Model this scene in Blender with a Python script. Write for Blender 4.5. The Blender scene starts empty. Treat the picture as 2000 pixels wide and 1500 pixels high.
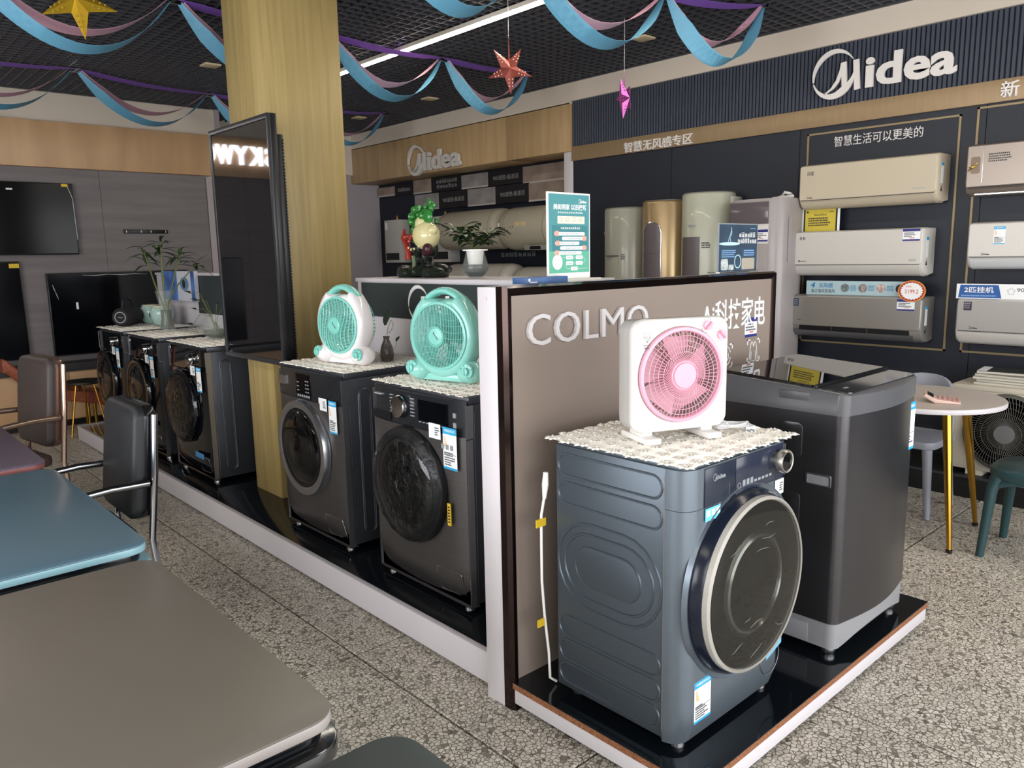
import bpy, bmesh, math, random
from mathutils import Vector, Matrix

# ---------------------------------------------------------------- camera, world, lights, exposure
SC = bpy.context.scene
COL = SC.collection
cam = bpy.data.cameras.new('camera')
cam.sensor_width = 36.0
cam.lens = 27.32
cam.clip_start = 0.02
cam_o = bpy.data.objects.new('camera', cam)
COL.objects.link(cam_o)
_r = Vector((0.7383, -0.6742, -0.0199)); _u = Vector((0.1248, 0.1075, 0.9864)); _f = Vector((0.6636, 0.7300, -0.1633))
_m = Matrix(((_r.x, _u.x, -_f.x, 0.0), (_r.y, _u.y, -_f.y, 0.0), (_r.z, _u.z, -_f.z, 1.53), (0, 0, 0, 1)))
cam_o.matrix_world = _m
SC.camera = cam_o
SC.view_settings.view_transform = 'Standard'
SC.view_settings.look = 'None'
SC.view_settings.gamma = 1.0
SC.view_settings.use_curve_mapping = False
SC.view_settings.exposure = 0.28

world = bpy.data.worlds.new('sky')
SC.world = world
world.use_nodes = True
world.node_tree.nodes['Background'].inputs[0].default_value = (0.72, 0.84, 1.0, 1)
world.node_tree.nodes['Background'].inputs[1].default_value = 1.0

def area_light(name, loc, rot, sx, sy, power, color):
    l = bpy.data.lights.new(name, 'AREA')
    l.shape = 'RECTANGLE'; l.size = sx; l.size_y = sy; l.energy = power; l.color = color
    o = bpy.data.objects.new(name, l); COL.objects.link(o)
    o.location = loc; o.rotation_euler = rot
    return o
# daylight coming in through the glazed shop front behind the camera
area_light('shopfront_daylight', (1.2, -2.45, 1.5), (math.radians(90), 0, 0), 8.0, 2.5, 255, (1.0, 0.985, 0.975))
area_light('left_fill_light', (-3.05, 2.2, 1.6), (math.radians(90), 0, math.radians(-90)), 4.6, 2.0, 190, (0.94, 0.96, 1.0))  # added fill from the left; that wall has no window

# ---------------------------------------------------------------- helpers
def rad(d): return math.radians(d)
def lin(c):
    return tuple((x / 12.92 if x <= 0.04045 else ((x + 0.055) / 1.055) ** 2.4) for x in c)
def hexc(h):
    h = h.lstrip('#')
    return lin(tuple(int(h[i:i + 2], 16) / 255 for i in (0, 2, 4)))
rnd = random.Random(7)

class MB:
    def __init__(s): s.v = []; s.f = []
    def add(s, vs, fs):
        n = len(s.v); s.v.extend(vs); s.f.extend([[i + n for i in f] for f in fs]); return s
    def box(s, x0, x1, y0, y1, z0, z1):
        return s.add([(x0,y0,z0),(x1,y0,z0),(x1,y1,z0),(x0,y1,z0),(x0,y0,z1),(x1,y0,z1),(x1,y1,z1),(x0,y1,z1)],
                     [(0,3,2,1),(4,5,6,7),(0,1,5,4),(1,2,6,5),(2,3,7,6),(3,0,4,7)])
    def cbox(s, c, d):
        return s.box(c[0]-d[0]/2, c[0]+d[0]/2, c[1]-d[1]/2, c[1]+d[1]/2, c[2]-d[2]/2, c[2]+d[2]/2)
    def loft(s, loops, cap0=True, cap1=True, closed=False):
        n = len(loops[0]); vs = [p for l in loops for p in l]; fs = []
        m = len(loops)
        for k in range(m if closed else m - 1):
            a = k * n; b = ((k + 1) % m) * n
            for i in range(n):
                j = (i + 1) % n
                fs.append((a + i, a + j, b + j, b + i))
        if not closed:
            if cap0: fs.append(tuple(range(n)))
            if cap1: fs.append(tuple(range((m - 1) * n, m * n)))
        return s.add(vs, fs)
    def prism(s, pts, a0, a1, axis='y'):
        def P(p, a):
            return (p[0], a, p[1]) if axis == 'y' else ((a, p[0], p[1]) if axis == 'x' else (p[0], p[1], a))
        return s.loft([[P(p, a0) for p in pts], [P(p, a1) for p in pts]])
    def ring(s, outer, inner, a0, a1, axis='y'):
        def P(p, a):
            return (p[0], a, p[1]) if axis == 'y' else ((a, p[0], p[1]) if axis == 'x' else (p[0], p[1], a))
        return s.loft([[P(p, a0) for p in outer], [P(p, a1) for p in outer], [P(p, a1) for p in inner], [P(p, a0) for p in inner]], closed=True)
    def lathe(s, prof, c=(0, 0, 0), axis='z', n=24, closed=False, sx=1.0, sy=1.0):
        loops = []
        for r, h in prof:
            l = []
            for i in range(n):
                a = 2 * math.pi * i / n; x = r * math.cos(a) * sx; y = r * math.sin(a) * sy
                if axis == 'z': l.append((c[0] + x, c[1] + y, c[2] + h))
                elif axis == 'y': l.append((c[0] + x, c[1] + h, c[2] + y))
                else: l.append((c[0] + h, c[1] + x, c[2] + y))
            loops.append(l)
        return s.loft(loops, closed=closed)
    def cyl(s, c, r, h0, h1, axis='z', n=20, r1=None):
        return s.lathe([(r, h0), (r if r1 is None else r1, h1)], c, axis, n)
    def tube(s, pts, r, n=8, closed=False, flat=None):
        pts = [Vector(p) for p in pts]; m = len(pts); loops = []
        nrm = None
        for k, p in enumerate(pts):
            if closed: t = pts[(k + 1) % m] - pts[k - 1]
            else: t = pts[min(k + 1, m - 1)] - pts[max(k - 1, 0)]
            if t.length < 1e-9: t = Vector((0, 0, 1))
            t.normalize()
            if nrm is None:
                a = Vector((0, 0, 1)) if abs(t.z) < 0.9 else Vector((1, 0, 0))
                nrm = (a - t * a.dot(t)).normalized()
            else:
                nrm = nrm - t * nrm.dot(t)
                nrm = nrm.normalized() if nrm.length > 1e-6 else t.orthogonal().normalized()
            b = t.cross(nrm)
            rr = r[k] if isinstance(r, (list, tuple)) else r
            fl = flat or 1.0
            loops.append([tuple(p + nrm * (rr * math.cos(2 * math.pi * i / n)) + b * (rr * fl * math.sin(2 * math.pi * i / n))) for i in range(n)])
        return s.loft(loops, closed=closed)
    def ell(s, c, r, nu=12, nv=8):
        loops = []
        for j in range(1, nv):
            ph = math.pi * j / nv - math.pi / 2
            loops.append([(c[0] + r[0] * math.cos(ph) * math.cos(2 * math.pi * i / nu), c[1] + r[1] * math.cos(ph) * math.sin(2 * math.pi * i / nu), c[2] + r[2] * math.sin(ph)) for i in range(nu)])
        n0 = len(s.v); s.loft(loops, False, False)
        b = len(s.v); s.v.append((c[0], c[1], c[2] - r[2])); s.v.append((c[0], c[1], c[2] + r[2]))
        for i in range(nu):
            s.f.append([n0 + (i + 1) % nu, n0 + i, b])
            k = n0 + (nv - 2) * nu
            s.f.append([k + i, k + (i + 1) % nu, b + 1])
        return s
    def mesh(s, name, bevel=0, seg=2, smooth=40, weld=False):
        me = bpy.data.meshes.new(name)
        bm = bmesh.new()
        vs = [bm.verts.new(p) for p in s.v]
        for f in s.f:
            try: bm.faces.new([vs[i] for i in f])
            except ValueError: pass
        if weld: bmesh.ops.remove_doubles(bm, verts=bm.verts, dist=1e-5)
        bmesh.ops.recalc_face_normals(bm, faces=bm.faces)
        if bevel:
            es = [e for e in bm.edges if len(e.link_faces) == 2 and e.calc_face_angle(0) > rad(38)]
            bmesh.ops.bevel(bm, geom=es, offset=bevel, segments=seg, profile=0.5, affect='EDGES', clamp_overlap=True)
        bm.to_mesh(me); bm.free()
        if smooth:
            for p in me.polygons: p.use_smooth = True
            me.set_sharp_from_angle(angle=rad(smooth))
        return me
    def build(s, name, mat, parent=None, bevel=0, seg=2, smooth=40, label=None, loc=None, weld=False):
        return link(name, s.mesh(name, bevel, seg, smooth, weld), mat, parent, label, loc)

STUFF = {'fine_print', 'panel_print', 'rating_bars', 'certificate_print', 'certificate_title', 'price_print', 'dial_print', 'film_creases', 'leaf_print', 'vent_teeth', 'punched_dots', 'cross_wires', 'grille_bars', 'grille_wires', 'guard_wires', 'rear_guard', 'roots', 'icon_corners', 'sticker_print', 'sticker_icon', 'touch_icon', 'feature_icon', 'poster_print', 'pill_print', 'step_print', 'box_print', 'hub_lettering', 'model_lettering', 'slot_rib', 'rail_hook'}
def link(name, me, mat, parent=None, label=None, loc=None):
    if mat is not None and (len(me.materials) == 0 or me.materials[0] != mat):
        if len(me.materials) == 0: me.materials.append(mat)
    o = bpy.data.objects.new(name, me); COL.objects.link(o)
    if parent is not None: o.parent = parent
    if name in STUFF: o['kind'] = 'stuff'
    if label: o['label'] = label
    if loc: o.location = loc
    return o
def tag(o, label, cat, group=None):
    o['label'] = label; o['category'] = cat
    if group: o['group'] = group
    return o
def thing(name, label, cat, loc=(0, 0, 0), rz=0.0, group=None):
    o = bpy.data.objects.new(name, None); COL.objects.link(o)
    o.empty_display_size = 0.1
    o.location = loc; o.rotation_euler = (0, 0, rad(rz))
    return tag(o, label, cat, group)
def struct(o):
    o['kind'] = 'structure'; return o

def circle(r, n=48, cx=0, cz=0, a0=0.0):
    return [(cx + r * math.cos(a0 + 2 * math.pi * i / n), cz + r * math.sin(a0 + 2 * math.pi * i / n)) for i in range(n)]
def rrect(x0, x1, z0, z1, r, k=6):
    pts = []
    for cx, cz, a in ((x1 - r, z0 + r, -90), (x1 - r, z1 - r, 0), (x0 + r, z1 - r, 90), (x0 + r, z0 + r, 180)):
        for i in range(k + 1):
            t = rad(a + 90 * i / k); pts.append((cx + r * math.cos(t), cz + r * math.sin(t)))
    return pts
def rrect_polar(w, h, r, n, cx=0, cz=0):
    # rounded rectangle sampled by direction, to bridge with a circle of n points
    pts = []
    for i in range(n):
        a = 2 * math.pi * i / n; dx, dz = math.cos(a), math.sin(a)
        lo, hi = 0, 2 * max(w, h)
        for _ in range(40):
            t = (lo + hi) / 2; x, z = abs(dx * t), abs(dz * t)
            qx, qz = x - (w / 2 - r), z - (h / 2 - r)
            inside = (math.hypot(max(qx, 0), max(qz, 0)) <= r) if (qx > 0 and qz > 0) else (x <= w / 2 and z <= h / 2)
            if inside: lo = t
            else: hi = t
        pts.append((cx + dx * lo, cz + dz * lo))
    return pts
def stadium(cx, cz, L, r, vert=False, k=10):
    # closed pill outline of total length L and end radius r
    pts = []; h = L / 2 - r
    for i in range(k + 1):
        a = -math.pi / 2 + math.pi * i / k; pts.append((h + r * math.cos(a), r * math.sin(a)))
    for i in range(k + 1):
        a = math.pi / 2 + math.pi * i / k; pts.append((-h + r * math.cos(a), r * math.sin(a)))
    if vert: pts = [(-z, x) for x, z in pts]
    return [(cx + x, cz + z) for x, z in pts]

# ---------------------------------------------------------------- materials
MATS = {}
def mat(name, color, rough=0.5, metal=0.0, coat=0.0, emit=None, es=0.0, trans=0.0, ior=1.45, alpha=1.0, spec=None, noise=None, bump=None, sheen=0):
    if name in MATS: return MATS[name]
    m = bpy.data.materials.new(name); m.use_nodes = True
    nt = m.node_tree; b = nt.nodes['Principled BSDF']
    c = hexc(color) if isinstance(color, str) else color
    b.inputs['Base Color'].default_value = (*c, 1)
    b.inputs['Roughness'].default_value = rough
    b.inputs['Metallic'].default_value = metal
    b.inputs['Coat Weight'].default_value = coat
    b.inputs['Transmission Weight'].default_value = trans
    b.inputs['IOR'].default_value = ior
    b.inputs['Alpha'].default_value = alpha
    if spec is not None: b.inputs['Specular IOR Level'].default_value = spec
    if emit:
        b.inputs['Emission Color'].default_value = (*(hexc(emit) if isinstance(emit, str) else emit), 1)
        b.inputs['Emission Strength'].default_value = es
    if noise:   # (scale tuple, amount, detail): subtle tonal grain of the material itself
        sc, amt, det = noise
        tc = nt.nodes.new('ShaderNodeTexCoord'); mp = nt.nodes.new('ShaderNodeMapping'); mp.inputs['Scale'].default_value = sc
        nz = nt.nodes.new('ShaderNodeTexNoise'); nz.inputs['Scale'].default_value = 1.0; nz.inputs['Detail'].default_value = det
        rp = nt.nodes.new('ShaderNodeValToRGB')
        rp.color_ramp.elements[0].position = 0.3; rp.color_ramp.elements[1].position = 0.7
        rp.color_ramp.elements[0].color = (*[x * (1 - amt) for x in c], 1); rp.color_ramp.elements[1].color = (*[min(1, x * (1 + amt)) for x in c], 1)
        nt.links.new(tc.outputs['Object'], mp.inputs[0]); nt.links.new(mp.outputs[0], nz.inputs[0]); nt.links.new(nz.outputs[0], rp.inputs[0]); nt.links.new(rp.outputs[0], b.inputs['Base Color'])
    if bump:    # (scale, strength, distance)
        tc = nt.nodes.new('ShaderNodeTexCoord'); nz = nt.nodes.new('ShaderNodeTexNoise'); nz.inputs['Scale'].default_value = bump[0]; nz.inputs['Detail'].default_value = 3
        bp = nt.nodes.new('ShaderNodeBump'); bp.inputs['Strength'].default_value = bump[1]; bp.inputs['Distance'].default_value = bump[2]
        nt.links.new(tc.outputs['Object'], nz.inputs[0]); nt.links.new(nz.outputs[0], bp.inputs['Height']); nt.links.new(bp.outputs[0], b.inputs['Normal'])
    MATS[name] = m
    return m

def wood_mat(name, c1, c2, scale, rough=0.45):
    m = bpy.data.materials.new(name); m.use_nodes = True; nt = m.node_tree; b = nt.nodes['Principled BSDF']
    tc = nt.nodes.new('ShaderNodeTexCoord'); mp = nt.nodes.new('ShaderNodeMapping'); mp.inputs['Scale'].default_value = scale
    n1 = nt.nodes.new('ShaderNodeTexNoise'); n1.inputs['Scale'].default_value = 1; n1.inputs['Detail'].default_value = 6; n1.inputs['Distortion'].default_value = 0.6
    rp = nt.nodes.new('ShaderNodeValToRGB'); rp.color_ramp.elements[0].position = 0.32; rp.color_ramp.elements[1].position = 0.68
    rp.color_ramp.elements[0].color = (*hexc(c1), 1); rp.color_ramp.elements[1].color = (*hexc(c2), 1)
    nt.links.new(tc.outputs['Object'], mp.inputs[0]); nt.links.new(mp.outputs[0], n1.inputs[0]); nt.links.new(n1.outputs[0], rp.inputs[0]); nt.links.new(rp.outputs[0], b.inputs['Base Color'])
    bp = nt.nodes.new('ShaderNodeBump'); bp.inputs['Strength'].default_value = 0.08; bp.inputs['Distance'].default_value = 0.002
    nt.links.new(n1.outputs[0], bp.inputs['Height']); nt.links.new(bp.outputs[0], b.inputs['Normal'])
    b.inputs['Roughness'].default_value = rough
    MATS[name] = m
    return m

def terrazzo_mat():
    m = bpy.data.materials.new('terrazzo'); m.use_nodes = True; nt = m.node_tree; b = nt.nodes['Principled BSDF']
    N = nt.nodes.new; L = nt.links.new
    geo = N('ShaderNodeNewGeometry')
    nz = N('ShaderNodeTexNoise'); nz.inputs['Scale'].default_value = 38; nz.inputs['Detail'].default_value = 2
    add = N('ShaderNodeMixRGB'); add.blend_type = 'ADD'; add.inputs[0].default_value = 0.012
    L(geo.outputs['Position'], nz.inputs[0]); L(geo.outputs['Position'], add.inputs[1]); L(nz.outputs['Color'], add.inputs[2])
    ve = N('ShaderNodeTexVoronoi'); ve.feature = 'DISTANCE_TO_EDGE'; ve.inputs['Scale'].default_value = 62
    vc = N('ShaderNodeTexVoronoi'); vc.feature = 'F1'; vc.inputs['Scale'].default_value = 62
    L(add.outputs[0], ve.inputs[0]); L(add.outputs[0], vc.inputs[0])
    r1 = N('ShaderNodeValToRGB'); r1.color_ramp.elements[0].position = 0.035; r1.color_ramp.elements[1].position = 0.11
    r1.color_ramp.elements[0].color = (0, 0, 0, 1); r1.color_ramp.elements[1].color = (1, 1, 1, 1)
    L(ve.outputs['Distance'], r1.inputs[0])
    sep = N('ShaderNodeSeparateColor'); L(vc.outputs['Color'], sep.inputs[0])
    r2 = N('ShaderNodeValToRGB')
    els = r2.color_ramp.elements
    els[0].position = 0.0; els[0].color = (*hexc('#938d82'), 1); els[1].position = 1.0; els[1].color = (*hexc('#e6e1d6'), 1)
    e = els.new(0.05); e.color = (*hexc('#7d7870'), 1); e = els.new(0.10); e.color = (*hexc('#c6c0b5'), 1); e = els.new(0.6); e.color = (*hexc('#d9d3c8'), 1)
    L(sep.outputs[0], r2.inputs[0])
    mx = N('ShaderNodeMixRGB'); mx.inputs[1].default_value = (*hexc('#655e54'), 1)
    L(r1.outputs[0], mx.inputs[0]); L(r2.outputs[0], mx.inputs[2])
    big = N('ShaderNodeTexNoise'); big.inputs['Scale'].default_value = 1.3; big.inputs['Detail'].default_value = 4; L(geo.outputs['Position'], big.inputs[0])
    r3 = N('ShaderNodeValToRGB'); r3.color_ramp.elements[0].position = 0.3; r3.color_ramp.elements[1].position = 0.7
    r3.color_ramp.elements[0].color = (0.84, 0.83, 0.81, 1); r3.color_ramp.elements[1].color = (1, 1, 1, 1); L(big.outputs[0], r3.inputs[0])
    mu = N('ShaderNodeMixRGB'); mu.blend_type = 'MULTIPLY'; mu.inputs[0].default_value = 1
    L(mx.outputs[0], mu.inputs[1]); L(r3.outputs[0], mu.inputs[2]); L(mu.outputs[0], b.inputs['Base Color'])
    b.inputs['Roughness'].default_value = 0.42
    return m

def film_mat():
    m = bpy.data.materials.new('clear_film'); m.use_nodes = True; nt = m.node_tree
    for n in list(nt.nodes): nt.nodes.remove(n)
    N = nt.nodes.new; L = nt.links.new
    out = N('ShaderNodeOutputMaterial'); mix = N('ShaderNodeMixShader'); tr = N('ShaderNodeBsdfTransparent'); gl = N('ShaderNodeBsdfGlossy')
    gl.inputs['Roughness'].default_value = 0.08; gl.inputs['Color'].default_value = (0.9, 0.92, 0.95, 1)
    fr = N('ShaderNodeFresnel'); fr.inputs[0].default_value = 1.35
    tc = N('ShaderNodeTexCoord'); nz = N('ShaderNodeTexNoise'); nz.inputs['Scale'].default_value = 22; nz.inputs['Detail'].default_value = 4; nz.inputs['Distortion'].default_value = 1.5
    bp = N('ShaderNodeBump'); bp.inputs['Strength'].default_value = 0.9; bp.inputs['Distance'].default_value = 0.012
    L(tc.outputs['Object'], nz.inputs[0]); L(nz.outputs[0], bp.inputs['Height']); L(bp.outputs[0], gl.inputs['Normal']); L(bp.outputs[0], fr.inputs['Normal'])
    L(fr.outputs[0], mix.inputs[0]); L(tr.outputs[0], mix.inputs[1]); L(gl.outputs[0], mix.inputs[2]); L(mix.outputs[0], out.inputs[0])
    MATS['film'] = m
    return m

M_white = mat('white_laminate', '#cfcbd0', 0.45)
M_offw = mat('white_plastic', '#e9e7e3', 0.3, coat=0.2)
M_black = mat('black_plastic', '#101114', 0.35)
M_bgloss = mat('black_gloss', '#07090d', 0.06, coat=0.3)
M_plat = mat('black_glass_top', '#0c1116', 0.09, spec=0.6)
M_rubber = mat('black_rubber', '#141414', 0.7)
M_chrome = mat('chrome', '#dcdcdc', 0.12, metal=1.0)
M_steel = mat('brushed_steel', '#b9b9bb', 0.32, metal=1.0)
M_dgrey = mat('titanium_grey', '#625f5f', 0.34, metal=0.75, noise=((3, 3, 160), 0.06, 2))
M_sgrey = mat('titanium_side', '#50535a', 0.36, metal=0.7)
M_silver = mat('silver_edge', '#a7a9ae', 0.25, metal=0.9)
M_ctrl = mat('dark_control_panel', '#1f2226', 0.22)
M_dark = mat('drum_dark', '#16181a', 0.5)
M_drum = mat('drum_steel', '#8c9090', 0.28, metal=0.9)
M_doorgl = mat('smoked_glass', '#0b0c0e', 0.05, spec=0.6, alpha=0.84)
M_txtw = mat('print_white', '#e8e8e8', 0.5)
M_txtg = mat('print_grey', '#8d9297', 0.5)
M_txtd = mat('print_dark', '#2a2b30', 0.5)
M_blue = mat('label_blue', '#2aa4d8', 0.45)
M_paper = mat('label_paper', '#e9ecef', 0.5)
M_orange = mat('label_orange', '#f0a63c', 0.5)
M_navy = mat('label_navy', '#2b2f78', 0.5)
M_gold = mat('gold_strip', '#8a7b5c', 0.4, metal=0.3)
M_film = film_mat()
M_glass = mat('clear_glass', '#f4f8f6', 0.02, trans=1.0, ior=1.45)
M_terr = terrazzo_mat()

# ---------------------------------------------------------------- lettering
def txt_mesh(body, w, h, ext=0.001, bold=0.0, mirror=False, shear=0.0):
    c = bpy.data.curves.new('lettering', 'FONT'); c.body = body; c.extrude = 0.0; c.offset = bold; c.resolution_u = 3; c.shear = shear
    o = bpy.data.objects.new('lettering', c)
    # first pass flat to learn its extent, then depth is added after scaling
    me = bpy.data.meshes.new_from_object(o)
    bpy.data.objects.remove(o); bpy.data.curves.remove(c)
    me.materials.clear()
    xs = [v.co.x for v in me.vertices]; ys = [v.co.y for v in me.vertices]
    if not xs: return me
    x0, x1, y0, y1 = min(xs), max(xs), min(ys), max(ys)
    sy = h / (y1 - y0); sx = sy if w is None else w / (x1 - x0)
    bm = bmesh.new(); bm.from_mesh(me)
    bmesh.ops.remove_doubles(bm, verts=bm.verts, dist=1e-5)
    for v in bm.verts:
        v.co = Vector(((v.co.x - (x0 + x1) / 2) * sx, 0.0, (v.co.y - (y0 + y1) / 2) * sy))
    if ext > 0:
        r = bmesh.ops.extrude_face_region(bm, geom=list(bm.faces))
        for g in r['geom']:
            if isinstance(g, bmesh.types.BMVert): g.co.y -= ext
        bmesh.ops.recalc_face_normals(bm, faces=bm.faces)
    else:
        for f in bm.faces:
            f.normal_update()
            if f.normal.y > 0: f.normal_flip()
    bm.to_mesh(me); bm.free()
    for p_ in me.polygons: p_.use_smooth = False
    return me
def txt(name, body, cx, cz, y, w, h, material, parent, ext=0.001, bold=0.0, shear=0.0):
    me = txt_mesh(body, w, h, ext, bold, shear=shear); me.name = name
    return link(name, me, material, parent, loc=(cx, y, cz))

def marks(rects, y0, y1):
    # small flat printed marks (x0,x1,z0,z1)
    b = MB()
    for x0, x1, z0, z1 in rects: b.box(x0, x1, y0, y1, z0, z1)
    return b
def fine_print(x0, x1, z0, z1, rows, rng, fill=0.8):
    out = []; rh = (z1 - z0) / rows
    for k in range(rows):
        z = z1 - (k + 0.5) * rh; x = x0; end = x0 + (x1 - x0) * (fill + (1 - fill) * rng.random())
        while x < end:
            wd = rh * (0.35 + 0.35 * rng.random()); out.append((x, min(x + wd, end), z - rh * 0.28, z + rh * 0.28)); x += wd + rh * 0.18
    return out

def brand_logo(parent, cx, cz, y, w, material, ext=0.001, name='brand_logo'):
    """the ring-and-lettering emblem: an open crescent ring, a swooping first letter and four more letters; w = overall width"""
    k = w / 2.85
    def T(p): return (cx + (p[0] - 1.425) * k, cz + (p[1] - 0.5) * k)
    root = MB()
    def strip(outer, inner):
        n = len(outer)
        for i in range(n - 1):
            q = [T(outer[i]), T(outer[i + 1]), T(inner[i + 1]), T(inner[i])]
            root.loft([[(p[0], y, p[1]) for p in q], [(p[0], y - ext, p[1]) for p in q]])
    # upper crescent: from the left, over the top, down to the first letter
    o, i_ = [], []
    for t in range(25):
        a = rad(192 - 164 * t / 24); f = math.sin(math.pi * (0.04 + 0.94 * t / 24))
        th = 0.10 * f
        o.append((0.46 + 0.46 * math.cos(a), 0.5 + 0.5 * math.sin(a)))
        i_.append((0.46 + (0.46 - th) * math.cos(a), 0.5 + (0.5 - th) * math.sin(a)))
    strip(o, i_)
    # lower crescent: from the left, underneath, rising into the first letter
    o, i_ = [], []
    for t in range(27):
        f = t / 26; a = rad(196 + 182 * f)
        th = 0.012 + 0.10 * math.sin(math.pi * min(1, f * 1.05)) + 0.05 * math.exp(-((f - 0.62) / 0.16) ** 2)
        o.append((0.46 + 0.46 * math.cos(a), 0.5 + 0.5 * math.sin(a)))
        i_.append((0.46 + (0.46 - th) * math.cos(a), 0.5 + (0.5 - th) * math.sin(a)))
    strip(o, i_)
    def poly(pts):
        pts = [T(p) for p in pts]
        root.loft([[(p[0], y, p[1]) for p in pts], [(p[0], y - ext * 1.02, p[1]) for p in pts]])
    strip([(0.264, 0.125), (0.417, 0.227), (0.519, 0.366), (0.587, 0.546), (0.612, 0.700)], [(0.300, 0.122), (0.468, 0.205), (0.575, 0.32), (0.650, 0.47), (0.690, 0.66)])
    poly([(0.612, 0.700), (0.718, 0.712), (0.757, 0.266), (0.715, 0.165), (0.655, 0.150)])
    poly([(0.867, 0.705), (0.980, 0.718), (1.030, 0.130), (0.915, 0.112)])
    ob = root.build(name, material, parent, smooth=0)
    me = txt_mesh('idea', 1.72 * k, 0.625 * k, ext, 0.03)
    link(name + '_lettering', me, material, parent, loc=(cx + (1.985 - 1.425) * k, y, cz + (0.425 - 0.5) * k))
    return ob

def energy_label(parent, x, z, y, w, h, seed=1):
    """blue and white energy sticker lying on a face at depth y (front is -y)"""
    r = random.Random(seed)
    s = MB().box(x, x + w, y - 0.0008, y, z, z + h).build('energy_label', M_paper, parent, label='blue and white energy rating sticker')
    MB().box(x, x + w, y - 0.0013, y - 0.0008, z + h * 0.84, z + h).build('label_band', M_blue, s)
    MB().box(x, x + w, y - 0.0013, y - 0.0008, z, z + h * 0.055).build('label_band', M_blue, s)
    txt('label_title', '中国能效标识', x + w / 2, z + h * 0.925, y - 0.0013, w * 0.8, h * 0.07, M_txtw, s, 0.0004)
    rows = fine_print(x + w * 0.08, x + w * 0.9, z + h * 0.08, z + h * 0.42, 6, r, 0.4)
    rows += [(x + w * 0.04, x + w * 0.96, z + h * 0.36, z + h * 0.37)]
    marks(rows, y - 0.0012, y - 0.0008).build('fine_print', M_txtd, s, smooth=0)
    marks([(x + w * 0.1, x + w * (0.17 + 0.03 * i), z + h * (0.74 - 0.05 * i), z + h * (0.77 - 0.05 * i)) for i in range(5)], y - 0.0012, y - 0.0008).build('rating_bars', M_orange, s, smooth=0)
    return s
def small_sticker(parent, x, z, y, w, h, seed=3):
    r = random.Random(seed)
    s = MB().box(x, x + w, y - 0.0008, y, z, z + h).build('paper_sticker', M_paper, parent, label='small white paper sticker')
    marks(fine_print(x + w * 0.52, x + w * 0.92, z + h * 0.2, z + h * 0.8, 4, r, 0.6), y - 0.0012, y - 0.0008).build('fine_print', M_txtd, s, smooth=0)
    return s
def price_tag(parent, x, z, y, w, h, seed=4):
    r = random.Random(seed)
    s = MB().box(x, x + w, y - 0.0008, y, z, z + h).build('price_tag', M_paper, parent, label='white price tag with navy bands')
    MB().box(x, x + w, y - 0.0013, y - 0.0008, z + h * 0.78, z + h).build('tag_band', M_navy, s)
    MB().box(x, x + w, y - 0.0013, y - 0.0008, z, z + h * 0.14).build('tag_band', M_navy, s)
    marks(fine_print(x + w * 0.08, x + w * 0.9, z + h * 0.3, z + h * 0.72, 3, r, 0.5), y - 0.0012, y - 0.0008).build('fine_print', M_txtd, s, smooth=0)
    marks(fine_print(x + w * 0.4, x + w * 0.7, z + h * 0.18, z + h * 0.32, 1, r), y - 0.0012, y - 0.0008).build('price_print', mat('print_red', '#c8402c', 0.5), s, smooth=0)
    return s

def glyphs(name, n, cx, cz, y, w, h, material, parent, th=0.0006, seed=1):
    """n blurred small characters, too small to read in the photograph: clusters of strokes"""
    r = random.Random(seed * 13 + n); b = MB(); cw = w / n
    for k in range(n):
        x0 = cx - w / 2 + cw * k + cw * 0.07; x1 = x0 + cw * 0.86; z0 = cz - h / 2; t = h * 0.11
        for j in range(r.choice((3, 3, 4))):
            z = z0 + h * (j + 0.2 + 0.3 * r.random()) / 3.6; a = x0 + (x1 - x0) * r.uniform(0, 0.2); e = x1 - (x1 - x0) * r.uniform(0, 0.2)
            b.box(a, e, y - th, y, z, z + t)
        for j in range(2):
            x = x0 + (x1 - x0) * (0.15 + 0.5 * j + 0.2 * r.random()); b.box(x, x + t, y - th * 0.9, y, z0 + h * r.uniform(0, 0.2), z0 + h * r.uniform(0.75, 1))
    return b.build(name, material, parent, smooth=0)
# ================================================================ THE ROOM
M_beige = mat('beige_plaster', '#cfc4b6', 0.75, noise=((0.8, 0.8, 0.8), 0.05, 3))
M_lilac = mat('grey_plaster', '#a39ca0', 0.75)
M_navyp = mat('navy_panel', '#1a202c', 0.48, noise=((2, 2, 0.6), 0.08, 2))
M_rib = mat('ribbed_navy', '#363c4a', 0.5)
M_goldb = mat('bronze_gold_band', '#9c8566', 0.42, metal=0.25, noise=((6, 60, 6), 0.05, 2))
M_woodf = wood_mat('oak_fascia', '#a98c64', '#b99d74', (3.0, 14.0, 1.2))
M_woodx = wood_mat('oak_fascia_back', '#b08c66', '#c49f77', (5.0, 3.0, 0.7))
M_woodc = wood_mat('oak_column', '#93804f', '#a89360', (26.0, 26.0, 1.1))
M_stone = mat('grey_stone_panel', '#726c6d', 0.6, noise=((1.2, 1.2, 14.0), 0.16, 6))
M_slat = mat('black_ceiling_slat', '#3b3c42', 0.45)
M_plen = mat('black_plenum', '#0b0b0d', 0.9)
M_joint = mat('floor_joint', '#241f1b', 0.8)

# floor: base slab and single terrazzo slabs with open joints
fl = struct(MB().box(-3.4, 6.2, -2.8, 9.4, -0.10, -0.012).build('floor', M_joint))
TX, TY = 0.985, 1.055
tile_me = MB().box(0.0048, TX - 0.0048, 0.0048, TY - 0.0048, -0.012, 0.0).mesh('floor_tile', 0.0015, 1)
for i in range(-5, 5):
    for j in range(-4, 8):
        link('floor_tile', tile_me, M_terr, fl, loc=(1.43 + TX * i, 1.46 + TY * j, 0))

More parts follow.
